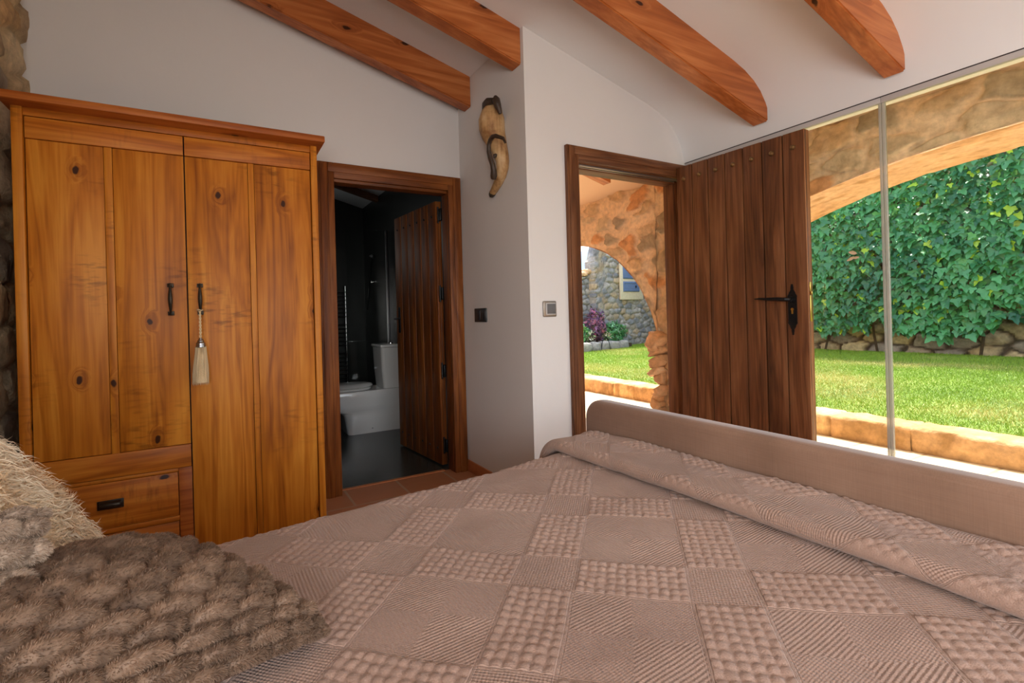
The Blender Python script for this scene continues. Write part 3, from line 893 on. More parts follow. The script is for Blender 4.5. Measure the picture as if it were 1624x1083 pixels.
sw = thing('light_switch', 'satin metal light switch with grey rocker beside the open doorway', 'switch', (1.66, YD, 1.138))
b = MB(); b.box(1.615, 1.708, YD - 0.009, YD, 1.093, 1.184, 0.006, seg=3); b.build('plate', M_['satin'], sw)
b = MB(); b.box(1.632, 1.700, YD - 0.012, YD - 0.008, 1.104, 1.173, 0.003); b.build('bezel', M_['rail'], sw)
b = MB(); b.box(1.640, 1.697, YD - 0.015, YD - 0.010, 1.110, 1.168, 0.002); b.build('rocker', M_['plastic_grey'], sw)
sk = thing('wall_switch', 'small black double switch plate on the shaded niche wall', 'switch', (XN, 3.02, 1.11))
b = MB(); b.box(XN - 0.010, XN, 2.930, 3.106, 1.066, 1.160, 0.005, seg=3); b.build('plate', M_['plastic_dark'], sk)
for y in (2.972, 3.048):
    b = MB(); b.box(XN - 0.014, XN - 0.009, y - 0.035, y + 0.035, 1.080, 1.146, 0.003); b.build('rocker', M_['plastic_dark'], sk)

# ================================================================== BED
bed = thing('bed', 'wide bed with a brown velvet footboard facing the glass wall', 'bed', (0.3, 0.8, 0))
def rounded_board(name, x0, x1, y0, y1, z0, z1, rc, re, mat, parent):
    """upholstered board: rounded upper corners in elevation, rounded edges in section"""
    def outline(ins):
        pts = []
        for k in range(9):
            a = PI / 2 * k / 8
            pts.append((y1 - rc + (rc - ins) * math.cos(a), z1 - rc + (rc - ins) * math.sin(a)))
        for k in range(9):
            a = PI / 2 + PI / 2 * k / 8
            pts.append((y0 + rc + (rc - ins) * math.cos(a), z1 - rc + (rc - ins) * math.sin(a)))
        return pts + [(y0 + ins, z0 + ins), (y1 - ins, z0 + ins)]
    rings = []
    for k in range(7):
        a = PI / 2 * k / 6
        rings.append([(x0 + re * (1 - math.sin(a)), y, z) for y, z in outline(re * (1 - math.cos(PI / 2 - a)))])
    rings = [[(x0 + re * (1 - math.sin(PI / 2 * k / 6)), y, z) for y, z in outline(re * (1 - math.cos(PI / 2 * k / 6)))] for k in range(6, -1, -1)]
    rings += [[(x1 - re * (1 - math.sin(PI / 2 * k / 6)), y, z) for y, z in outline(re * (1 - math.cos(PI / 2 * k / 6)))] for k in range(0, 7)]
    b = MB(); b.rings(rings, True)
    return b.build(name, mat, parent, angle=50)
rounded_board('footboard', 1.357, 1.435, -0.06, 1.722, 0.06, 0.741, 0.085, 0.024, M_['velvet'], bed)
rounded_board('headboard', -0.735, -0.655, -0.06, 1.66, 0.06, 1.05, 0.085, 0.03, M_['velvet'], bed)
b = MB(); b.box(-0.655, 1.357, 0.03, 0.06, 0.12, 0.34, 0.006); b.box(-0.655, 1.357, 1.32, 1.35, 0.12, 0.34, 0.006); b.box(-0.655, 1.357, 0.06, 1.32, 0.28, 0.31)
b.build('side_rail', M_['velvet'], bed)
for x in (-0.64, 1.40):
    for y in (0.02, 1.60):
        b = MB(); b.lathe([(0.018, 0.0), (0.026, 0.07)], 12, 0, Matrix.Translation((x, y, 0))); b.build('leg', M_['iron'], bed)
b = MB(); b.box(-0.64, 1.345, 0.04, 1.33, 0.315, 0.535, 0.05, seg=4); b.build('mattress', M_['mattress'], bed)

# ---- bedspread: woven height field draped over the mattress
def pulled(x, y):
    """slight pulls in the cloth, as weave coordinates"""
    xx = x + 0.010 * np.sin(y * 3.1 + 0.6) + 0.010 * (fbm(x * 4, y * 4, 71, 2) - 0.5)
    yy = y + 0.012 * np.sin(x * 2.7 + 1.1) + 0.010 * (fbm(x * 4, y * 4, 77, 2) - 0.5)
    return np.stack([xx, yy, xx * 0], -1)
def weave_bumps(x, y):
    ca, sa = math.cos(BS_A), math.sin(BS_A)
    w_ = pulled(x, y); xx, yy = w_[..., 0], w_[..., 1]
    p = xx * ca + yy * sa; q = xx * sa - yy * ca
    fp = np.mod(p - BS_P0, BS_T); fq = np.mod(q - BS_Q0, BS_T)
    ip, iq = fp < BS_W, fq < BS_W
    band = ip ^ iq
    n1 = BS_W / 6
    a = np.where(ip, fp, fq - BS_W); c = np.where(ip, fq - BS_W, fp - BS_W)
    aa = np.where(ip, fp, fq); bb = np.where(ip, fq - BS_W, fp - BS_W)
    cell2 = (BS_T - BS_W) / 11
    ca_, cb_ = np.floor(aa / n1), np.floor(bb / cell2)
    kp, kq = np.floor((p - BS_P0) / BS_T), np.floor((q - BS_Q0) / BS_T)
    j1 = _hash(ca_ + kp * 31, cb_ + kq * 57, 5) - 0.5; j2 = _hash(ca_ + kp * 31, cb_ + kq * 57, 6) - 0.5
    u = np.mod(aa / n1, 1) - 0.5 + 0.20 * j1; v = np.mod(bb / cell2, 1) - 0.5 + 0.20 * j2
    u, v = u + 0.25 * v * j2, v + 0.25 * u * j1
    amp = 0.8 + 0.4 * _hash(np.floor(p / n1), np.floor(q / n1), 5)
    dome = np.clip(1 - (np.abs(u) ** 2.4 + np.abs(v) ** 2.4) * 5.6, 0, 1) ** 0.7
    ed = np.minimum(np.minimum(aa, BS_W - aa), np.minimum(bb, (BS_T - BS_W) - bb))
    return np.where(band, dome * amp * sstep(0.0, 0.006, ed), 0.0)

def ye(x): return 1.512 + 0.124 * x
def drape(xs, ylist, top, hang, rad, off, fold=None, zprof=None, amp=0.0055):
    """surface over the bed: arc length t beyond the edge runs down the side"""
    X = np.repeat(xs[:, None], len(ylist), 1)
    T = np.repeat(ylist[None, :], len(xs), 0)
    E_ = ye(X) + off
    e0 = E_ - rad
    over = np.clip(T - e0, 0, None)
    ang = np.clip(over / rad, 0, PI / 2)
    down = np.clip(over - rad * PI / 2, 0, None)
    Yp = np.where(T < e0, T, e0 + rad * np.sin(ang))
    Zp = top - rad * (1 - np.cos(ang)) - down
    # the lower hem swings out in soft folds
    Yp = Yp + np.clip(down, 0, None) * (0.06 + 0.12 * np.sin(X * 11 + 2 * np.sin(X * 3)))
    if zprof is not None: Zp = Zp + zprof
    return X, Yp, Zp, T

bs = thing('bedspread', 'taupe woven bedspread with diamond pattern and rolled fold covering the bed', 'bedspread', (0.3, 0.8, 0.55))
xs = np.linspace(-0.645, 1.352, 690); ys = np.concatenate([np.linspace(-0.10, 1.78, 650), np.linspace(1.79, 2.02, 24)])
X, Yp, Zp, T = drape(xs, ys, 0.562, 0.4, 0.075, 0.0)
near = T < 0.02
bp = weave_bumps(X, T)
soft = 0.010 * (fbm(X * 3, T * 3, 21, 3) - 0.5) + 0.006 * (fbm(X * 9, T * 9, 27, 3) - 0.5)
# a soft swell towards the tucked foot
swell = 0.012 * sstep(0.75, 1.15, X)
dz = bp * 0.0035 + soft + swell
over = sstep(0.0, 0.09, T - (ye(X) - 0.075))
Yp = Yp + bp * 0.005 * over
Zp = Zp + dz * (1 - 0.7 * over)
Zp = np.where(T < 0.0, Zp + T * 2.2, Zp)
Yp = np.where(T < 0.0, 0.0 + T * 0.15, Yp)
V = np.stack([X, Yp, Zp], -1).reshape(-1, 3)
np_mesh('cover', V, grid_faces(len(xs), len(ys), False), M_['spread'], bs, weave=pulled(X, T))

# folded upper layer at the foot: profile along x starts under the roll and runs to the footboard
pt = []
for k in range(7): pt.append((1.215 - 0.010 * k, 0.006))
for k in range(1, 22):
    a = -PI / 2 - PI * k / 22
    pt.append((1.150 + 0.024 * math.cos(a) * 1.15, 0.028 + 0.023 * math.sin(a)))
pt += [(1.150 + 0.012 * k, 0.0512 - 0.0004 * k - (0.0006 * k * k if k < 12 else 0.0006 * 144) * 0.10) for k in range(0, 12)]
x_last, z_last = pt[-1]
for k in range(1, 22): pt.append((x_last + (1.349 - x_last) * k / 21, z_last + 0.004 * math.sin(PI * k / 21)))
pr = np.array(pt)
sl = np.concatenate([[0], np.cumsum(np.hypot(np.diff(pr[:, 0]), np.diff(pr[:, 1])))])
ys2 = np.concatenate([np.linspace(-0.10, 1.70, 600), np.linspace(1.71, 1.98, 40)])
SX = np.repeat(sl[:, None], len(ys2), 1) + 0.93
X = np.repeat(pr[:, :1], len(ys2), 1); H = np.repeat(pr[:, 1:], len(ys2), 1)
T = np.repeat(ys2[None, :], len(pr), 0)
wav = 0.012 * (fbm(T * 3.0, T * 0, 41, 3) - 0.5) + 0.016 * np.sin(T * 2.3 + 0.4)
X = X + wav * sstep(1.34, 1.20, X)
endfall = sstep(1.40, 1.62, T)
E_ = ye(X) + 0.02; rad = 0.085; e0 = E_ - rad
ov = np.clip(T - e0, 0, None); ang = np.clip(ov / rad, 0, PI / 2); dn = np.clip(ov - rad * PI / 2, 0, None)
Yq = np.where(T < e0, T, e0 + (rad + H) * np.sin(ang)) + dn * 0.05
Zq = 0.572 + H * np.cos(ang) - rad * (1 - np.cos(ang)) - dn + 0.008 * (fbm(X * 6, T * 6, 51, 3) - 0.5) + 0.016 * sstep(1.20, 1.345, X) * (1 - 0.6 * endfall)
bp = weave_bumps(SX, T)
Zq = Zq + bp * 0.0035 * (H > 0.03)
Zq = np.where(T < 0.0, Zq + T * 2.2, Zq); Yq = np.where(T < 0.0, T * 0.15, Yq)
V = np.stack([X, Yq, Zq], -1).reshape(-1, 3)
np_mesh('turned_fold', V, grid_faces(len(pr), len(ys2), True), M_['spread'], bs, weave=pulled(SX, T))

# ================================================================== CUSHIONS
def cushion_surface(nu, size_u, size_v, T, bump=None, power=0.42, sag=0.0):
    u = np.sin(np.linspace(-PI / 2, PI / 2, nu)); v = u.copy()
    U, Vv = np.meshgrid(u, v, indexing='ij')
    th = T * np.clip((1 - U ** 2) * (1 - Vv ** 2), 0, 1) ** power
    pin = 1 - 0.055 * (1 - U ** 2) * Vv ** 2 * 1.0
    pin2 = 1 - 0.055 * (1 - Vv ** 2) * U ** 2
    Xl = U * size_u / 2 * pin2; Yl = Vv * size_v / 2 * pin
    return U, Vv, Xl, Yl, th

def normals_grid(P):
    du = np.gradient(P, axis=0); dv = np.gradient(P, axis=1)
    n = np.cross(du, dv)
    return n / (np.linalg.norm(n, axis=-1, keepdims=True) + 1e-9)

def place(P, origin, ex, ey):
    ex = np.array(Vector(ex).normalized()); ey = np.array(ey, float)
    ey = ey - ex * ey.dot(ex); ey /= np.linalg.norm(ey)
    ez = np.cross(ex, ey)
    return np.array(origin) + P[..., 0:1] * ex + P[..., 1:2] * ey + P[..., 2:3] * ez

def sample_grid(P, N, n, rg, extra=None):
    a, c = P.shape[0] - 1, P.shape[1] - 1
    # area weighting
    fi = rg.uniform(0, a - 1e-6, n); fj = rg.uniform(0, c - 1e-6, n)
    i, j = fi.astype(int), fj.astype(int); di, dj = (fi - i)[:, None], (fj - j)[:, None]
    def lp(A): return (A[i, j] * (1 - di) + A[i + 1, j] * di) * (1 - dj) + (A[i, j + 1] * (1 - di) + A[i + 1, j + 1] * di) * dj
    out = [lp(P), lp(N)]
    for e in extra or []: out.append(lp(e[..., None])[:, 0])
    return out

def scallop(U, Vv, rows, cols):
    Vv = np.arcsin(np.clip(Vv, -1, 1)) / (PI / 2); U = np.arcsin(np.clip(U, -1, 1)) / (PI / 2)
    r = (Vv * 0.5 + 0.5) * rows
    ri = np.floor(r); fr = r - ri
    c = (U * 0.5 + 0.5) * cols + 0.5 * (ri % 2) + 0.22 * (_hash(ri, ri * 0, 3) - 0.5)
    ci = np.floor(c); fc = c - ci
    k = 0.85 + 0.3 * _hash(ri, ci, 9)
    prof = np.clip(np.sin(PI * np.clip(fr, 0, 1)), 0, 1) ** 0.55
    pc = np.clip(np.sin(PI * fc), 0, 1) ** 0.38
    return prof * pc * k, ri, ci

def scallop_cushion(label, origin, ex, ey, size, T, rows, cols, tones, seed, nfur, group=None, length=0.0052):
    th_ = thing('scalloped_cushion', label, 'cushion', tuple(np.array(origin)), group)
    U, Vv, Xl, Yl, th = cushion_surface(300, size[0], size[1], T)
    s, ri, ci = scallop(U, Vv, rows, cols)
    edge = np.clip((1 - U ** 2) * (1 - Vv ** 2) * 24, 0, 1) ** 0.5
    P = np.stack([Xl, Yl, th], -1)
    N = normals_grid(P)
    P = P + N * ((s * 0.028 - 0.004) * (0.35 + 0.65 * edge))[..., None]
    P = place(P, origin, ex, ey)
    t0, t1 = np.array(tones[0]), np.array(tones[1])
    f = 0.5 + 0.55 * (fbm(U * 24, Vv * 24, seed, 4) - 0.5) + 0.22 * (_hash(ri, ci, 77) - 0.5)
    colr = t0 + (t1 - t0) * np.clip((f - 0.3) / 0.4, 0, 1)[..., None]
    np_mesh('cover', P.reshape(-1, 3), grid_faces(300, 300), M_['fur'], th_, colr.reshape(-1, 3))
    Pb = np.stack([Xl, Yl, -th * 0.22], -1)
    Pb = place(Pb, origin, ex, ey)
    np_mesh('back_panel', Pb.reshape(-1, 3), grid_faces(300, 300, True), M_['suede'], th_)
    rg = np.random.default_rng(seed)
    N2 = normals_grid(P)
    p, nn, sv, ff = sample_grid(P, N2, nfur, rg, [s, f])
    exv = np.array(Vector(ex).normalized())
    d = nn + rg.normal(0, 0.22, nn.shape) + exv * 0.45
    L = length * rg.uniform(0.7, 1.2, nfur) * (0.55 + 0.6 * sv)
    kk = np.clip((ff - 0.3) / 0.4 + rg.normal(0, 0.16, nfur), 0, 1.15)
    colr = t0 + (t1 - t0) * kk[:, None]
    strands('fur', p, d, L, 0.0011, np.clip(colr, 0, 1), th_, M_['fur'], 2, 0.10, 0.15, seed + 1, 0.4)
    return th_
M_['suede'] = plain('dark_brown_suede', srgb(84, 60, 46), 0.9, 0, 0.2, 120, 0.15)

scallop_cushion('brown scalloped faux-fur cushion lying flat in front on the bedspread', (-0.215, 1.020, 0.618), (0.90, 0.44, -0.13), (-0.44, 0.90, 0.00), (0.54, 0.54), 0.108, 17, 11,
    (srgb(108, 85, 68), srgb(160, 131, 108)), 31, 190000)
scallop_cushion('greyer scalloped faux-fur cushion propped upright against the cream shaggy one', (-0.435, 0.955, 0.724), (0.85, 0.42, -0.26), (-0.05, 0.20, 0.95), (0.38, 0.30), 0.06, 9, 8,
    (srgb(150, 128, 110), srgb(196, 173, 152)), 37, 80000)

sh = thing('shaggy_cushion', 'cream long-haired shaggy cushion leaning at the head of the bed', 'cushion', (-0.45, 1.2, 0.8))
U, Vv, Xl, Yl, th = cushion_surface(120, 0.58, 0.58, 0.12)
o_, ex_, ey_ = (-0.455, 1.16, 0.80), (0.08, 1.0, 0.0), (-0.62, 0.05, 0.78)
P = place(np.stack([Xl, Yl, th], -1), o_, ex_, ey_); Pb = place(np.stack([Xl, Yl, -th], -1), o_, ex_, ey_)
base = np.array(srgb(238, 210, 174))
V = np.concatenate([P.reshape(-1, 3), Pb.reshape(-1, 3)]); Fc = np.concatenate([grid_faces(120, 120), grid_faces(120, 120, True) + 120 * 120])
np_mesh('cover', V, Fc, M_['fur'], sh, np.tile(base, (len(V), 1)))
rg = np.random.default_rng(5)
allp, alln = [], []
for Pg, sgn, cnt in ((P, 1, 17000), (Pb, -1, 4000)):
    Ng = normals_grid(Pg) * sgn
    p, nn = sample_grid(Pg, Ng, cnt, rg)
    allp.append(p); alln.append(nn)
p = np.concatenate(allp); nn = np.concatenate(alln); n = len(p)
cl = np.stack([fbm(p[:, 1] * 28, p[:, 2] * 28, 61 + k, 2) - 0.5 for k in range(3)], 1) * 2.6
d = nn * 0.8 + cl + rg.normal(0, 0.22, (n, 3)) + np.array([0.55, -0.15, -0.30])
tone = np.clip(0.5 + 1.6 * (fbm(p[:, 1] * 24, p[:, 2] * 24, 67, 2) - 0.5) + rg.normal(0, 0.2, n), 0, 1)[:, None]
colr = np.array(srgb(232, 200, 160)) * (1 - tone) + np.array(srgb(253, 240, 216)) * tone
strands('fur', p, d, 0.044 * rg.uniform(0.6, 1.25, n), 0.0034, colr, sh, M_['fur'], 4, 0.16, 0.35, 9, 1.1)

# ================================================================== BATHROOM THINGS
def rrect(x0, x1, y0, y1, z, r, n=6):
    out = []
    for cx, cy, a0 in ((x1 - r, y1 - r, 0), (x0 + r, y1 - r, PI / 2), (x0 + r, y0 + r, PI), (x1 - r, y0 + r, 1.5 * PI)):
        for k in range(n + 1):
            a = a0 + PI / 2 * k / n
            out.append((cx + r * math.cos(a), cy + r * math.sin(a), z))
    return out
to = thing('toilet', 'white close-coupled toilet on the dark bathroom floor', 'toilet', (1.3, 5.08, 0))
b = MB()
b.rings([rrect(1.045, 1.675, 4.905, 5.255, 0.0, 0.05), rrect(1.04, 1.675, 4.90, 5.26, 0.012, 0.055), rrect(1.02, 1.675, 4.90, 5.26, 0.17, 0.08), rrect(0.99, 1.675, 4.90, 5.26, 0.205, 0.10),
         rrect(0.90, 1.675, 4.892, 5.268, 0.225, 0.13), rrect(0.85, 1.675, 4.888, 5.272, 0.27, 0.16), rrect(0.815, 1.675, 4.886, 5.274, 0.34, 0.17), rrect(0.80, 1.675, 4.885, 5.275, 0.400, 0.18), rrect(0.805, 1.67, 4.89, 5.27, 0.412, 0.175)])
b.build('bowl', M_['ceramic'], to, angle=45)
b = MB()
b.rings([rrect(0.80, 1.30, 4.90, 5.26, 0.416, 0.17), rrect(0.795, 1.305, 4.895, 5.265, 0.424, 0.17), rrect(0.795, 1.305, 4.895, 5.265, 0.434, 0.17), rrect(0.81, 1.30, 4.91, 5.25, 0.44, 0.16)])
b.build('seat', M_['ceramic'], to, angle=45)
b = MB()
b.rings([rrect(0.81, 1.315, 4.90, 5.26, 0.443, 0.17), rrect(0.80, 1.32, 4.895, 5.265, 0.452, 0.17), rrect(0.83, 1.31, 4.92, 5.24, 0.470, 0.15), rrect(0.95, 1.25, 4.99, 5.17, 0.478, 0.08)])
b.build('lid', M_['ceramic'], to, angle=60)
b = MB()
b.rings([rrect(1.40, 1.672, 4.925, 5.235, 0.413, 0.03), rrect(1.385, 1.673, 4.915, 5.245, 0.60, 0.035), rrect(1.378, 1.674, 4.91, 5.25, 0.815, 0.035)])
b.build('tank', M_['ceramic'], to, angle=45)
b = MB(); b.box(1.370, 1.676, 4.902, 5.258, 0.816, 0.848, 0.010, seg=3); b.build('tank_lid', M_['ceramic'], to)
b = MB(); b.lathe([(0.022, 0.848), (0.022, 0.858), (0.018, 0.861)], 16, 0, Matrix.Translation((1.525, 5.08, 0))); b.build('flush_button', M_['chrome'], to)
b = MB(); b.lathe([(0.006, -0.003), (0.007, 0.0)], 10, 0, Matrix.Translation((1.27, 4.899, 0.045)) @ Matrix.Rotation(-PI / 2, 4, 'X')); b.build('fixing_cap', M_['steel'], to)

br = thing('toilet_brush', 'white toilet brush holder behind the toilet cistern', 'brush', (1.475, 5.42, 0))
b = MB(); b.lathe([(0.045, 0.0), (0.048, 0.01), (0.048, 0.30), (0.030, 0.32)], 16, 0, Matrix.Translation((1.475, 5.42, 0))); b.build('holder', M_['plastic_white'], br)
b = MB(); b.lathe([(0.010, 0.30), (0.012, 0.36), (0.018, 0.37), (0.018, 0.445), (0.012, 0.45)], 12, 0, Matrix.Translation((1.475, 5.42, 0))); b.build('brush_handle', M_['plastic_white'], br)

tr = thing('towel_radiator', 'chrome ladder towel radiator on the dark bathroom wall', 'radiator', (1.17, 6.64, 0.9))
for x in (0.93, 1.41):
    b = MB(); b.tube([(x, 6.60, 0.31), (x, 6.60, 1.53)], 0.017, 12); b.build('upright', M_['chrome'], tr)
for k in range(22):
    if k in (7, 14): continue
    z = 0.36 + k * 0.052
    b = MB(); b.tube([(0.93, 6.585, z), (1.41, 6.585, z)], 0.009, 8); b.build('bar', M_['chrome'], tr)
for x in (0.98, 1.36):
    b = MB(); b.tube([(x, 6.60, 1.40), (x, 6.678, 1.40)], 0.010, 8); b.build('bracket', M_['chrome'], tr)
b = MB(); b.tube([(1.41, 6.60, 0.31), (1.42, 6.61, 0.2), (1.45, 6.63, 0.1), (1.46, 6.66, 0.04)], 0.005, 6); b.build('cable', M_['plastic_white'], tr)

hs = thing('hand_shower', 'slim chrome hand shower on the dark shower wall', 'shower', (1.66, 6.25, 1.5))
b = MB(); b.tube([(1.62, 6.07, 1.83), (1.628, 6.15, 1.70), (1.632, 6.25, 1.52), (1.635, 6.40, 1.22)], [0.011, 0.010, 0.009, 0.007], 10); b.build('wand', M_['chrome'], hs)
b = MB(); b.lathe([(0.0, 0.0), (0.035, 0.0), (0.04, 0.012), (0.016, 0.03), (0.0, 0.032)], 18, 0, Matrix.Translation((1.615, 6.02, 1.845)) @ Matrix.Rotation(0.6, 4, 'X')); b.build('head', M_['chrome'], hs)
b = MB(); b.box(1.635, 1.68, 6.20, 6.24, 1.54, 1.58, 0.006); b.build('wall_bracket', M_['chrome'], hs)

sc = thing('shower_screen', 'dark glass shower screen with a slim metal wall profile beside the toilet', 'screen', (1.6, 5.62, 0))
MB().box(1.22, 1.655, 5.612, 5.620, 0.02, 2.1).build('pane', M_['glass'], sc, smooth=False)
MB().box(1.652, 1.679, 5.606, 5.626, 0.0, 2.1, 0.002).build('profile', M_['steel'], sc)
MB().box(1.22, 1.652, 5.608, 5.624, 0.0, 0.02, 0.002).build('bottom_profile', M_['steel'], sc)

# ================================================================== PORCH AND GARDEN
XA, TA = 3.50, 0.50
ARCH = ((0.60, 2.10, 2.10, 1.294, 0.717), (4.55, 1.27, 2.70, 0.60, 1.255))   # crown y, half-span towards each pier, springing, rise
def arch_half(i, y):
    y0, a, a2 = ARCH[i][:3]
    return np.where((y < y0) == (i == 1), a, a2)
def arch_bottom(y, splay=1.0):
    y = np.asarray(y, float)
    z = np.zeros_like(y)
    for i, (y0, a, a2, zc, bb) in enumerate(ARCH):
        t = 1 - ((y - y0) / arch_half(i, y)) ** 2
        z = np.where(t > 0, zc + bb * (splay if i == 1 else 1.0) * np.sqrt(np.clip(t, 0, 1)), z)
    return z
def arch_dist(y, z):
    d = np.full(np.shape(y), 9.0)
    for i, (y0, a, a2, zc, bb) in enumerate(ARCH):
        h = arch_half(i, y)
        r = np.sqrt(((y - y0) / h) ** 2 + (np.clip(z - zc, 0, None) / bb) ** 2) - 1
        d = np.minimum(d, np.abs(r) * np.minimum(h, bb + 0.3))
    return d
edges_y = [-1.5, 2.70, 3.28, 7.25]
ysA = np.sort(np.concatenate([np.linspace(-2.2, 8.2, 690)] + [[e - 1e-4, e + 1e-4] for e in edges_y]))
nzA = 130
bot = arch_bottom(ysA)
tt = np.linspace(0, 1, nzA)
Yg = np.repeat(ysA[:, None], nzA, 1)
Zg = bot[:, None] + (2.75 - bot[:, None]) * tt[None, :]
m, r1, r2, f1 = rubble(Yg, Zg, 0.33, 0.18, 23, 0.03, 0.34, 0.75)
fade = sstep(0, 0.10, arch_dist(Yg, Zg))
lump = fbm(Yg * 7, Zg * 9, 13, 4)
hgt = 0.030 * m * (0.5 + r1) + 0.060 * (lump - 0.5)
cs = np.array([srgb(206, 178, 144), srgb(180, 162, 136), srgb(216, 160, 112), srgb(208, 186, 156), srgb(166, 150, 128), srgb(212, 180, 142)])
colr = cs[(r1 * 5.99).astype(int)] * (0.7 + 0.6 * fbm(Yg * 16, Zg * 16, 8, 4))[..., None]
mort = np.array(srgb(239, 211, 178)) * (0.90 + 0.2 * fbm(Yg * 3, Zg * 3, 15, 3))[..., None]
colr = mort * (1 - m[..., None]) + colr * m[..., None]
V = np.stack([XA - hgt * (0.15 + 0.85 * fade), Yg, Zg], -1)
arc = thing('wall_arcade', 'ochre rubble porch wall pierced by wide arches', None, (XA + TA / 2, 3.0, 0), None, 'structure')
np_mesh('inner_face', V.reshape(-1, 3), grid_faces(len(ysA), nzA, True), M_['ochrestone'], arc, colr.reshape(-1, 3))
bo = arch_bottom(ysA, 1.115)
V = np.stack([np.full_like(Yg, XA + TA), Yg, bo[:, None] + (2.75 - bo[:, None]) * tt[None, :]], -1)
np_mesh('outer_face', V.reshape(-1, 3), grid_faces(len(ysA), nzA), M_['ochrestone'], arc, mort.reshape(-1, 3))
# soffits and jambs
nx = 24
for i, (y0, a, a2, zc, bb) in enumerate(ARCH):
    th_ = np.concatenate([[-1.0], np.linspace(0, PI, 160), [99.0]])
    aU, aL = (a2, a) if i == 1 else (a, a2)
    cth = np.cos(np.linspace(0, PI, 160))
    yy = np.concatenate([[y0 + aU], y0 + np.where(cth > 0, aU, aL) * cth, [y0 - aL]])
    zz = np.concatenate([[0.0], zc + bb * np.sin(np.linspace(0, PI, 160)), [0.0]])
    xx = np.linspace(XA - 0.008, XA + TA, nx)
    Yk = np.repeat(yy[:, None], nx, 1); Zk = np.repeat(zz[:, None], nx, 1); Xk = np.repeat(xx[None], len(yy), 0)
    s = np.cumsum(np.concatenate([[0], np.hypot(np.diff(yy), np.diff(zz))]))
    Sk = np.repeat(s[:, None], nx, 1)
    m, r1, r2, f1 = rubble(Sk, Xk, 0.50, 0.34, 29, 0.02, 0.25, 0.6)
    nb = fbm(Sk * 6, Xk * 6, 35, 4)
    c1 = np.array(srgb(236, 192, 160)); c2 = np.array(srgb(220, 170, 132)); c3 = np.array(srgb(190, 142, 98))
    colr = c1 + (c2 - c1) * (m * (0.3 + 0.7 * r1))[..., None]
    colr = colr + (c3 - colr) * (0.8 * sstep(0.55, 0.72, fbm(Sk * 10, Xk * 20, 39, 4)))[..., None]
    if i == 1: Zk = np.where(Zk > zc, zc + (Zk - zc) * (1 + 0.115 * (Xk - XA) / TA), Zk)
    Zk = Zk + 0.010 * (nb - 0.5) - 0.006 * m
    V = np.stack([Xk, Yk, Zk], -1)
    np_mesh('soffit', V.reshape(-1, 3), grid_faces(len(yy), nx, False), M_['ochrestone'], arc, colr.reshape(-1, 3))

def rock(rg, c, s, col, rot=None, sub=3):
    bm = bmesh.new(); bmesh.ops.create_icosphere(bm, subdivisions=sub, radius=1.0)
    V = np.array([v.co[:] for v in bm.verts]); Fc = np.array([[v.index for v in f.verts] for f in bm.faces]); bm.free()
    V = np.sign(V) * np.abs(V) ** 0.55
    o = rg.uniform(0, 50, 3)
    V = V * (0.72 + 0.62 * fbm(V[:, 0] * 2.2 + o[0] + V[:, 2] * 1.7, V[:, 1] * 2.2 + o[1] - V[:, 2] * 1.3, 3, 4))[:, None]
    V = V * np.array(s) * 0.5
    if rot: V = V @ np.array(Matrix.Rotation(rot, 3, 'X'))
    C = np.array(col) * (0.75 + 0.5 * fbm(V[:, 0] * 18 + o[1] + V[:, 2] * 9, V[:, 1] * 18 + o[2], 7, 4))[:, None]
    return V + np.array(c), Fc, C

def rocks(name, items, mat, parent):
    Vs, Fs, Cs, k = [], [], [], 0
    for v, f, c in items:
        Vs.append(v); Fs.append(f + k); Cs.append(c); k += len(v)
    return np_mesh(name, np.concatenate(Vs), np.concatenate(Fs), mat, parent, np.concatenate(Cs))

rg = np.random.default_rng(12)
its = []
z = 0.0
while z < 0.86:
    h = rg.uniform(0.05, 0.12)
    for xx_, dy in ((XA + 0.02, 0.0), (XA + 0.24, 0.01), (XA + 0.42, 0.0)):
        c_ = [srgb(232, 196, 158), srgb(214, 172, 132), srgb(198, 160, 122), srgb(224, 178, 132)][rg.integers(0, 4)]
        its.append(rock(rg, (xx_ + rg.uniform(-0.02, 0.02), 3.275 + dy + rg.uniform(-0.03, 0.03), z + h / 2 + rg.uniform(-0.02, 0.02)), (rg.uniform(0.2, 0.28), rg.uniform(0.08, 0.20), h * rg.uniform(0.9, 1.6)), c_, rg.uniform(-0.5, 0.5)))
    z += h
rocks('jamb_stones', its, M_['ochrestone'], arc)

b = MB()
b.prism([(2.985, 2.44), (3.52, 2.285), (3.52, 2.55), (2.985, 2.95)], YF - 0.5, 2.55)
b.prism([(1.70, 2.776), (3.0, 2.425), (3.52, 2.285), (4.1, 2.75), (2.9, 3.1), (1.70, 3.1)], 2.55, 8.2)
struct(b.build('ceiling_porch', M_['ochre'], smooth=False))
b = MB(); b.prism([(1.71, 2.604), (3.02, 2.25), (3.02, 2.47), (1.71, 2.824)], 3.36, 3.455)
prop(b.build('porch_beam', M_['beam']), 'short varnished beam end under the ochre porch ceiling outside the door', 'beam')
struct(MB().box(2.92, 5.2, -5.0, 12.0, -0.10, -0.02).build('floor_porch', M_['path'], smooth=False))
struct(MB().box(1.70, 2.92, 2.55, 12.0, -0.10, -0.02).build('floor_porch_inner', M_['path'], smooth=False))
struct(MB().box(1.70, 1.82, 2.55, 9.0, -0.10, 2.78).build('wall_porch_back', M_['ochre'], smooth=False))

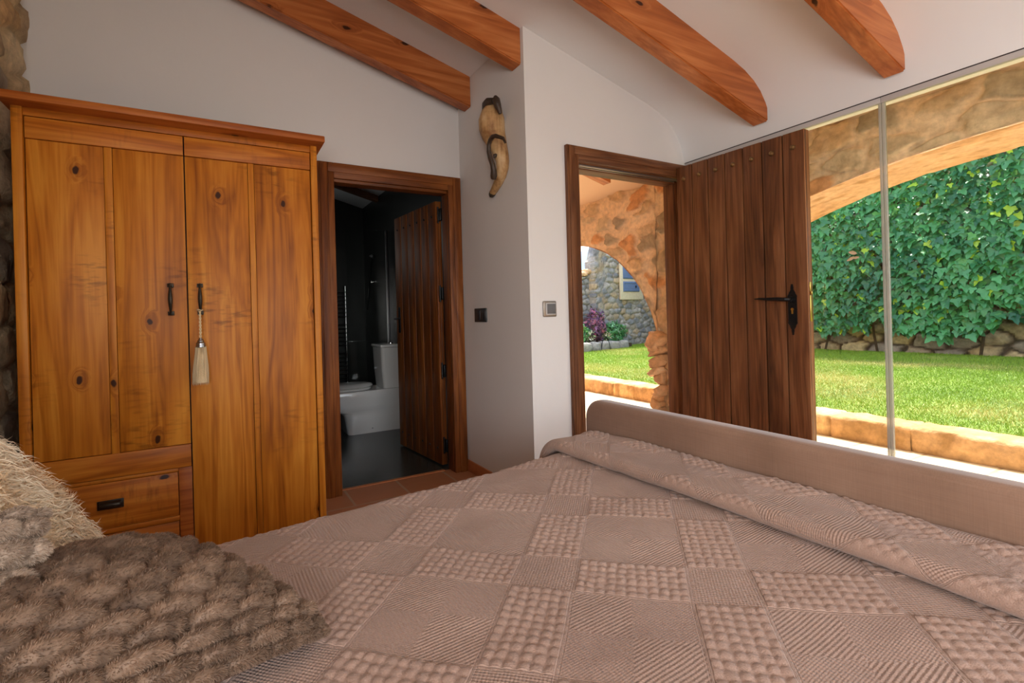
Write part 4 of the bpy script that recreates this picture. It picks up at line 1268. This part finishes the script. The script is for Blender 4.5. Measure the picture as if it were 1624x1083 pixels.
# kerb of rough sandstone blocks
kb = thing('stone_kerb', 'low kerb of rough sandstone blocks along the edge of the lawn', 'kerb', (4.7, 3.0, -0.02))
rg = np.random.default_rng(8)
y = -1.0
while y < 9.5:
    L = rg.uniform(0.38, 0.72)
    n1_, n2_ = 26, 22
    # block as a rounded loop (x,z) swept along y
    ang = np.linspace(0, 2 * PI, n2_, endpoint=False)
    yv = np.linspace(0, 1, n1_)
    A, Bq = np.meshgrid(yv, ang, indexing='ij')
    ca, sa = np.cos(Bq), np.sin(Bq)
    ex = 0.16 * np.sign(ca) * np.abs(ca) ** 0.30; ez = 0.108 * np.sign(sa) * np.abs(sa) ** 0.30
    endr = np.clip(np.minimum(A, 1 - A) * L / 0.014, 0, 1) ** 0.5
    sc_ = 0.90 + 0.10 * endr
    o1, o2 = rg.uniform(0, 90, 2)
    nz_ = fbm(A * L * 9 + o1, Bq * 1.8 + o2, 3, 4) - 0.5
    hh = 0.012 * (vnoise(np.array([y * 1.3]), np.array([0.5]), 3)[0] - 0.5)
    Vx = 4.70 + ex * sc_ + 0.035 * nz_ * ca; Vz = 0.062 + hh + ez * sc_ + 0.030 * nz_ * sa; Vy = y + A * L
    base = np.array(srgb(*[(214, 168, 112), (204, 160, 112), (196, 150, 100), (220, 178, 124)][rg.integers(0, 4)]))
    pat = sstep(0.5, 0.62, fbm(A * L * 7 + o2, Bq * 1.4 + o1, 5, 4))
    C = base * (0.9 + 0.2 * nz_[..., None]) * (1 - pat[..., None]) + np.array(srgb(166, 126, 80)) * pat[..., None]
    idx = np.arange(n1_ * n2_).reshape(n1_, n2_)
    a_ = idx[:-1]; b_ = idx[1:]
    q = np.stack([a_, np.roll(a_, -1, 1), np.roll(b_, -1, 1), b_], -1).reshape(-1, 4)
    np_mesh('kerb_block', np.stack([Vx, Vy, Vz], -1).reshape(-1, 3), q, M_['stone'], kb, C.reshape(-1, 3))
    y += L - 0.004

# lawn
def lawn_z(x, y): return 0.135 + 0.135 * (x - 4.8) / 5.2 + 0.02 * (vnoise(x * 0.8, y * 0.8, 3) - 0.5)
gx, gy = np.meshgrid(np.linspace(4.78, 10.6, 60), np.linspace(-3, 10.6, 130), indexing='ij')
struct(np_mesh('lawn', np.stack([gx, gy, lawn_z(gx, gy)], -1).reshape(-1, 3), grid_faces(60, 130), M_['lawn']))
rg = np.random.default_rng(2)
n = 260000
px_ = rg.uniform(4.80, 10.0, n); py_ = rg.uniform(-0.6, 9.42, n)
keep = (py_ > 0.20 * px_ - 1.2) & (py_ < 1.35 * px_ + 0.2)
px_, py_ = px_[keep], py_[keep]; n = len(px_)
P = np.stack([px_, py_, lawn_z(px_, py_) - 0.004], 1)
D = np.stack([rg.normal(0, 0.45, n), rg.normal(0, 0.45, n), np.ones(n)], 1)
dry_less_shade = np.clip(1.5 * (fbm(px_ * 0.9, py_ * 0.9, 91, 3) - 0.42) * 2 + rg.normal(0, 0.22, n) - 0.9 * sstep(8.4, 9.1, px_), 0, 1)  # straw tone, cut near the ivy wall to paint its shadow strip greener
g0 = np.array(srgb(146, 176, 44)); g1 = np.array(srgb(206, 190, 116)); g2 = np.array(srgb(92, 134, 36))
C = g0 * (1 - dry_less_shade[:, None]) + g1 * dry_less_shade[:, None]
dk = rg.uniform(0, 1, n)[:, None] * 0.6
C = C * (1 - dk) + g2 * dk * (1 - dry_less_shade[:, None]) + C * dk * dry_less_shade[:, None]
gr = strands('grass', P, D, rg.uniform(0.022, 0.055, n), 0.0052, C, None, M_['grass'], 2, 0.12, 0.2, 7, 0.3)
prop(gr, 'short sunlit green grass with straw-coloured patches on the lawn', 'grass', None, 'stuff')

# garden walls
def stone_wall(name, origin, ux, length, z0, z1, cw, ch, seed, cols, mort_c, depth, top=None, parent=None, res=0.03, mortar=0.05):
    nu = int(length / res) + 1; nv = int((z1 - z0) / res) + 1
    U, Zv = np.meshgrid(np.linspace(0, length, nu), np.linspace(z0, z1, nv), indexing='ij')
    if top is not None:
        tz = top(U); Zv = z0 + (Zv - z0) * (tz - z0) / (z1 - z0)
    m, r1, r2, f1 = rubble(U, Zv, cw, ch, seed, mortar)
    h = depth * m * (0.5 + 0.8 * r2) * (1 - 0.55 * f1) + 0.02 * fbm(U * 12, Zv * 12, seed, 4)
    c = np.array(cols)[(r1 * (len(cols) - 0.01)).astype(int)] * (0.72 + 0.55 * fbm(U * 11, Zv * 11, seed + 2, 4))[..., None]
    c = np.array(mort_c) * (1 - m[..., None]) + c * m[..., None]
    ux = np.array(ux, float); nrm = np.array([ux[1], -ux[0]])
    X = origin[0] + ux[0] * U + nrm[0] * h; Yv = origin[1] + ux[1] * U + nrm[1] * h
    # close the sheet with a back and a top so the wall has thickness
    V = np.stack([X, Yv, Zv], -1)
    tk = 0.35
    back = V[:, -1, :].copy(); back[:, :2] = np.stack([origin[0] + ux[0] * U[:, 0] - nrm[0] * tk, origin[1] + ux[1] * U[:, 0] - nrm[1] * tk], -1)
    low = back.copy(); low[:, 2] = z0
    V = np.concatenate([V, back[:, None], low[:, None]], 1); c = np.concatenate([c, c[:, -1:], c[:, -1:]], 1)
    e0, e1 = V[:1].copy(), V[-1:].copy()
    for e_ in (e0, e1):
        e_[..., 0] = e_[:, -1:, 0]; e_[..., 1] = e_[:, -1:, 1]
    V = np.concatenate([e0, V, e1], 0); c = np.concatenate([c[:1], c, c[-1:]], 0)
    return np_mesh(name, V.reshape(-1, 3), grid_faces(nu + 2, nv + 2, False), M_['stone'], parent, c.reshape(-1, 3))

warm = [srgb(204, 178, 138), srgb(184, 164, 138), srgb(170, 156, 140), srgb(210, 186, 142), srgb(164, 150, 136)]
cool = [srgb(150, 147, 142), srgb(136, 136, 137), srgb(164, 157, 148), srgb(122, 122, 124), srgb(160, 148, 130)]
# wall carrying the ivy
iw = stone_wall('garden_wall', (10.16, 10.2), (0, -1), 13.0, 0.1, 3.5, 0.42, 0.20, 41, warm, srgb(84, 72, 60), 0.10)
prop(iw, 'rough brown stone garden wall showing under the ivy behind the lawn', 'wall', None, 'structure')
top = lambda u: 2.02 + 0.10 * (vnoise(u * 3.0, u * 0, 5) - 0.5) + 0.10 * (vnoise(u * 9.0, u * 0, 6) - 0.5)
gw = stone_wall('garden_wall', (4.0, 9.85), (1, 0), 4.15, 0.1, 2.1, 0.24, 0.13, 47, cool, srgb(112, 108, 100), 0.06, top, res=0.025)
prop(gw, 'lower grey rubble wall behind the flower bed with hills above it', 'wall', None, 'structure')
hw = thing('ruined_wall', 'tall grey rubble house wall with blue shutters beyond the lawn', 'wall', (8.9, 9.6, 0.2))
top2 = lambda u: np.clip(2.45 + 1.6 * sstep(0.0, 0.45, u) + 0.25 * (vnoise(u * 6, u * 0, 9) - 0.5), 2.2, 3.9)
stone_wall('stonework', (8.02, 9.62), (1, 0), 2.6, 0.1, 3.9, 0.21, 0.13, 53, cool + [srgb(166, 146, 118)], srgb(150, 142, 130), 0.05, top2, hw, 0.022)
b = MB(); b.box(8.78, 9.55, 9.50, 9.56, 1.40, 2.32, 0.01)
b.build('window_surround', M_['surround'], hw)
for z0, z1 in ((1.60, 1.86), (1.93, 2.24)):
    b = MB(); b.box(8.86, 9.40, 9.475, 9.51, z0, z1, 0.006); b.box(8.87, 9.39, 9.462, 9.48, z0 + 0.02, z0 + 0.05, 0.004); b.box(8.87, 9.39, 9.462, 9.48, z1 - 0.05, z1 - 0.02, 0.004)
    sh_ = b.build('shutter', M_['shutter'], hw)
    b = MB(); b.box(9.26, 9.28, 9.45, 9.48, (z0 + z1) / 2 - 0.03, (z0 + z1) / 2 + 0.03, 0.004); b.build('catch', M_['iron'], sh_)
rg = np.random.default_rng(21)
for k, (x, z, s) in enumerate(((7.86, 2.06, 0.18), (8.00, 2.12, 0.24), (7.72, 2.05, 0.16))):
    o = rocks('coping_stone', [rock(rg, (x, 9.86, z), (s, 0.26, 0.12), srgb(206, 168, 128))], M_['stone'], None)
    prop(o, ['loose pale orange stone on the lower rubble wall, middle of three', 'largest loose orange stone on the lower rubble wall next to the tall wall', 'smallest loose orange stone on top of the lower rubble wall'][k], 'stone', 'loose stones on the lower rubble wall')

# ---- leaves
LEAF_IVY = np.array([(0, 0, 0), (0.30, -0.10, 0.03), (0.52, 0.22, 0.0), (0.26, 0.42, 0.05), (0.20, 0.70, 0.02), (0, 1.0, -0.06), (-0.20, 0.70, 0.02), (-0.26, 0.42, 0.05), (-0.52, 0.22, 0.0), (-0.30, -0.10, 0.03), (0, 0.40, -0.05)])
LEAF_LONG = np.array([(0, 0, 0), (0.14, 0.2, 0.03), (0.19, 0.5, 0.02), (0.10, 0.8, 0.0), (0, 1.0, -0.06), (-0.10, 0.8, 0.0), (-0.19, 0.5, 0.02), (-0.14, 0.2, 0.03), (0, 0.5, -0.03)])
def leaves(name, P, Nn, Up, size, col, shape, mat, parent, seed=1):
    """one leaf per point: blade hangs along Up, faces Nn"""
    Nn = Nn / np.linalg.norm(Nn, axis=1, keepdims=True)
    Up = Up - Nn * (Up * Nn).sum(1, keepdims=True); Up /= np.linalg.norm(Up, axis=1, keepdims=True)
    Rt = np.cross(Up, Nn)
    k = len(shape) - 1
    V = P[:, None] + (Rt[:, None] * shape[None, :, 0:1] + Up[:, None] * shape[None, :, 1:2] + Nn[:, None] * shape[None, :, 2:3]) * size[:, None, None]
    f = np.array([(k, i, (i + 1) % k) for i in range(k)])
    Fc = (f[None] + (np.arange(len(P)) * (k + 1))[:, None, None]).reshape(-1, 3)
    C = np.repeat(col[:, None], k + 1, 1)
    return np_mesh(name, V.reshape(-1, 3), Fc, mat, parent, C.reshape(-1, 3), True)

iv = thing('ivy', 'dense green ivy curtain covering the garden wall behind the lawn', 'ivy', (10.0, 4.0, 0.2))
rg = np.random.default_rng(17)
n = 15500
yy = rg.uniform(-1.5, 8.3, n); zz = rg.uniform(0.30, 3.75, n)
low = 0.72 + 0.42 * (fbm(yy * 1.3, yy * 0, 5, 3) - 0.5) * 2 - 0.20 * sstep(4.2, 6.0, yy) + 0.22 * (vnoise(yy * 5, yy * 0, 8) - 0.5)
k = zz > low; yy, zz = yy[k], zz[k]; n = len(yy)
bulk = 0.14 + 0.30 * fbm(yy * 0.8, zz * 0.8, 3, 3) * sstep(0.5, 1.6, zz)
xx = 9.93 - bulk - rg.uniform(0, 0.16, n)
P = np.stack([xx, yy, zz], 1)
Nn = np.stack([-np.ones(n), rg.normal(-0.15, 0.45, n), rg.normal(0.45, 0.40, n)], 1)
Up = np.stack([rg.normal(-0.1, 0.2, n), rg.normal(0, 0.45, n), -np.ones(n)], 1)
tone = np.clip(0.5 + 1.5 * (fbm(yy * 1.4, zz * 1.4, 23, 3) - 0.5) + rg.normal(0, 0.28, n), 0, 1)[:, None]
c0, c1, c2 = np.array(srgb(42, 102, 72)), np.array(srgb(90, 162, 98)), np.array(srgb(168, 200, 60))
C = c0 * (1 - tone) + c1 * tone
yl = (rg.uniform(0, 1, n) < 0.035)[:, None]
C = np.where(yl, c2, C)
leaves('foliage', P, Nn, Up, rg.uniform(0.085, 0.17, n), C, LEAF_IVY, M_['leaf'], iv)
b = MB()
for k in range(5):
    y0 = rg.uniform(-1, 7.8); pts = [(9.98, y0, 0.25)]
    for j in range(1, 10): pts.append((9.96 - 0.06 * rg.uniform(0, 1), pts[-1][1] + rg.normal(0, 0.05), 0.25 + j * 0.34))
    b.tube(pts, [0.022 - 0.0015 * j for j in range(10)], 6)
b.build('stems', M_['earth'], iv)
P = np.array([(9.40, 4.36, 1.98), (9.42, 4.40, 1.93), (9.41, 4.33, 1.92)])
leaves('withered_leaf', P, np.array([(-1, .1, .2)] * 3), np.array([(0, .9, .3), (0, .8, -.3), (0, .9, -.1)]), np.array([0.17, 0.16, 0.13]), np.array([srgb(178, 128, 84)] * 3), LEAF_LONG, M_['leaf'], iv)['label'] = 'curled brown withered leaves'

# flower bed
rg = np.random.default_rng(33)
for k in range(1, 7):
    x = 6.60 + k * 0.30
    L = rg.uniform(0.26, 0.33)
    o = rocks('bed_edging_stone', [rock(rg, (x, 9.02 + 0.06 * abs(k - 2) * 0.3, 0.27 + 0.03), (L, 0.22, 0.22), srgb(158, 154, 148))], M_['stone'], None)
    prop(o, ['', 'sixth', 'fifth', 'fourth', 'third', 'second', 'first'][k] + ' grey edging stone of the flower bed, counted from its right end', 'stone', 'stones edging the flower bed')
struct(MB().box(6.3, 8.7, 9.08, 9.6, 0.1, 0.33).build('flower_bed', M_['earth'], smooth=False))

def bush(name, label, cat, c, r, n, cols, size, shape, seed, group=None, stem_h=0.2):
    t = thing(name, label, cat, (c[0], c[1], 0.32), group)
    rg = np.random.default_rng(seed)
    d = rg.normal(size=(n, 3)); d /= np.linalg.norm(d, axis=1, keepdims=True)
    rad = rg.uniform(0.55, 1.0, n) ** 0.6
    lob = 0.8 + 0.4 * vnoise(d[:, 0] * 2.4 + seed, d[:, 2] * 2.4 + d[:, 1], seed)
    P = np.array(c) + d * np.array(r) * (rad * lob)[:, None]
    Nn = d + rg.normal(0, 0.4, d.shape); Up = d * 0.4 + rg.normal(0, 0.6, d.shape) + np.array([0, 0, 0.4])
    C = np.array(cols)[rg.integers(0, len(cols), n)] * rg.uniform(0.75, 1.15, (n, 1))
    leaves('foliage', P, Nn, Up, size * rg.uniform(0.7, 1.3, n), C, shape, M_['leaf'], t, seed)
    b = MB()
    for k in range(5):
        a = rg.uniform(0, 2 * PI); e = (c[0] + 0.5 * r[0] * math.cos(a), c[1] + 0.5 * r[1] * math.sin(a), c[2])
        b.tube([(c[0] + 0.02 * k, c[1], 0.30), ((c[0] + e[0]) / 2, c[1], 0.32 + stem_h), e], 0.008, 5)
    b.build('stems', M_['earth'], t)
    return t
greens = [srgb(60, 120, 84), srgb(84, 146, 104), srgb(110, 168, 120), srgb(70, 132, 70)]
bush('green_shrub', 'low green leafy shrub left of the purple plant in the flower bed', 'shrub', (7.12, 9.28, 0.60), (0.42, 0.26, 0.27), 700, greens, 0.085, LEAF_LONG, 3)
bush('green_shrub', 'low green leafy shrub right of the purple plant by the stone wall', 'shrub', (8.26, 9.24, 0.58), (0.36, 0.22, 0.27), 700, greens, 0.085, LEAF_LONG, 5)
bush('purple_shrub', 'tall purple-leaved shrub in the middle of the flower bed', 'shrub', (7.74, 9.30, 0.80), (0.24, 0.22, 0.42), 600, [srgb(120, 72, 120), srgb(160, 104, 150), srgb(92, 56, 104), srgb(176, 96, 128)], 0.10, LEAF_LONG, 7)
bush('white_flower_plant', 'small cream-flowered plant just left of the purple shrub', 'plant', (7.50, 9.20, 0.52), (0.12, 0.10, 0.16), 110, [srgb(236, 228, 190), srgb(150, 180, 110), srgb(240, 236, 214)], 0.07, LEAF_LONG, 9, stem_h=0.1)
bush('white_flower_plant', 'small cream-flowered plant just right of the purple shrub', 'plant', (8.02, 9.20, 0.52), (0.12, 0.10, 0.17), 110, [srgb(236, 216, 190), srgb(150, 180, 110), srgb(240, 226, 204)], 0.07, LEAF_LONG, 11, stem_h=0.1)
b = MB(); b.tube([(7.66 + 0.13 * math.cos(a) + 0.02, 8.86, 0.215 + 0.30 * math.sin(a)) for a in np.linspace(0, PI, 16)], 0.008, 6)
prop(b.build('bed_hoop', M_['iron']), 'thin black metal hoop stuck in the lawn before the flower bed', 'hoop')

# distant wooded hills
hx, hy = np.meshgrid(np.linspace(20, 420, 90), np.linspace(130, 330, 60), indexing='ij')
hz = (41 + 5 * fbm(hx * 0.012, hy * 0.012, 4, 4) * 2 - 5 + 0.02 * (hx - 150)) * np.exp(-((hy - 240) / 62) ** 2) - 4
struct(np_mesh('hills', np.stack([hx, hy, hz], -1).reshape(-1, 3), grid_faces(90, 60), M_['hill']))
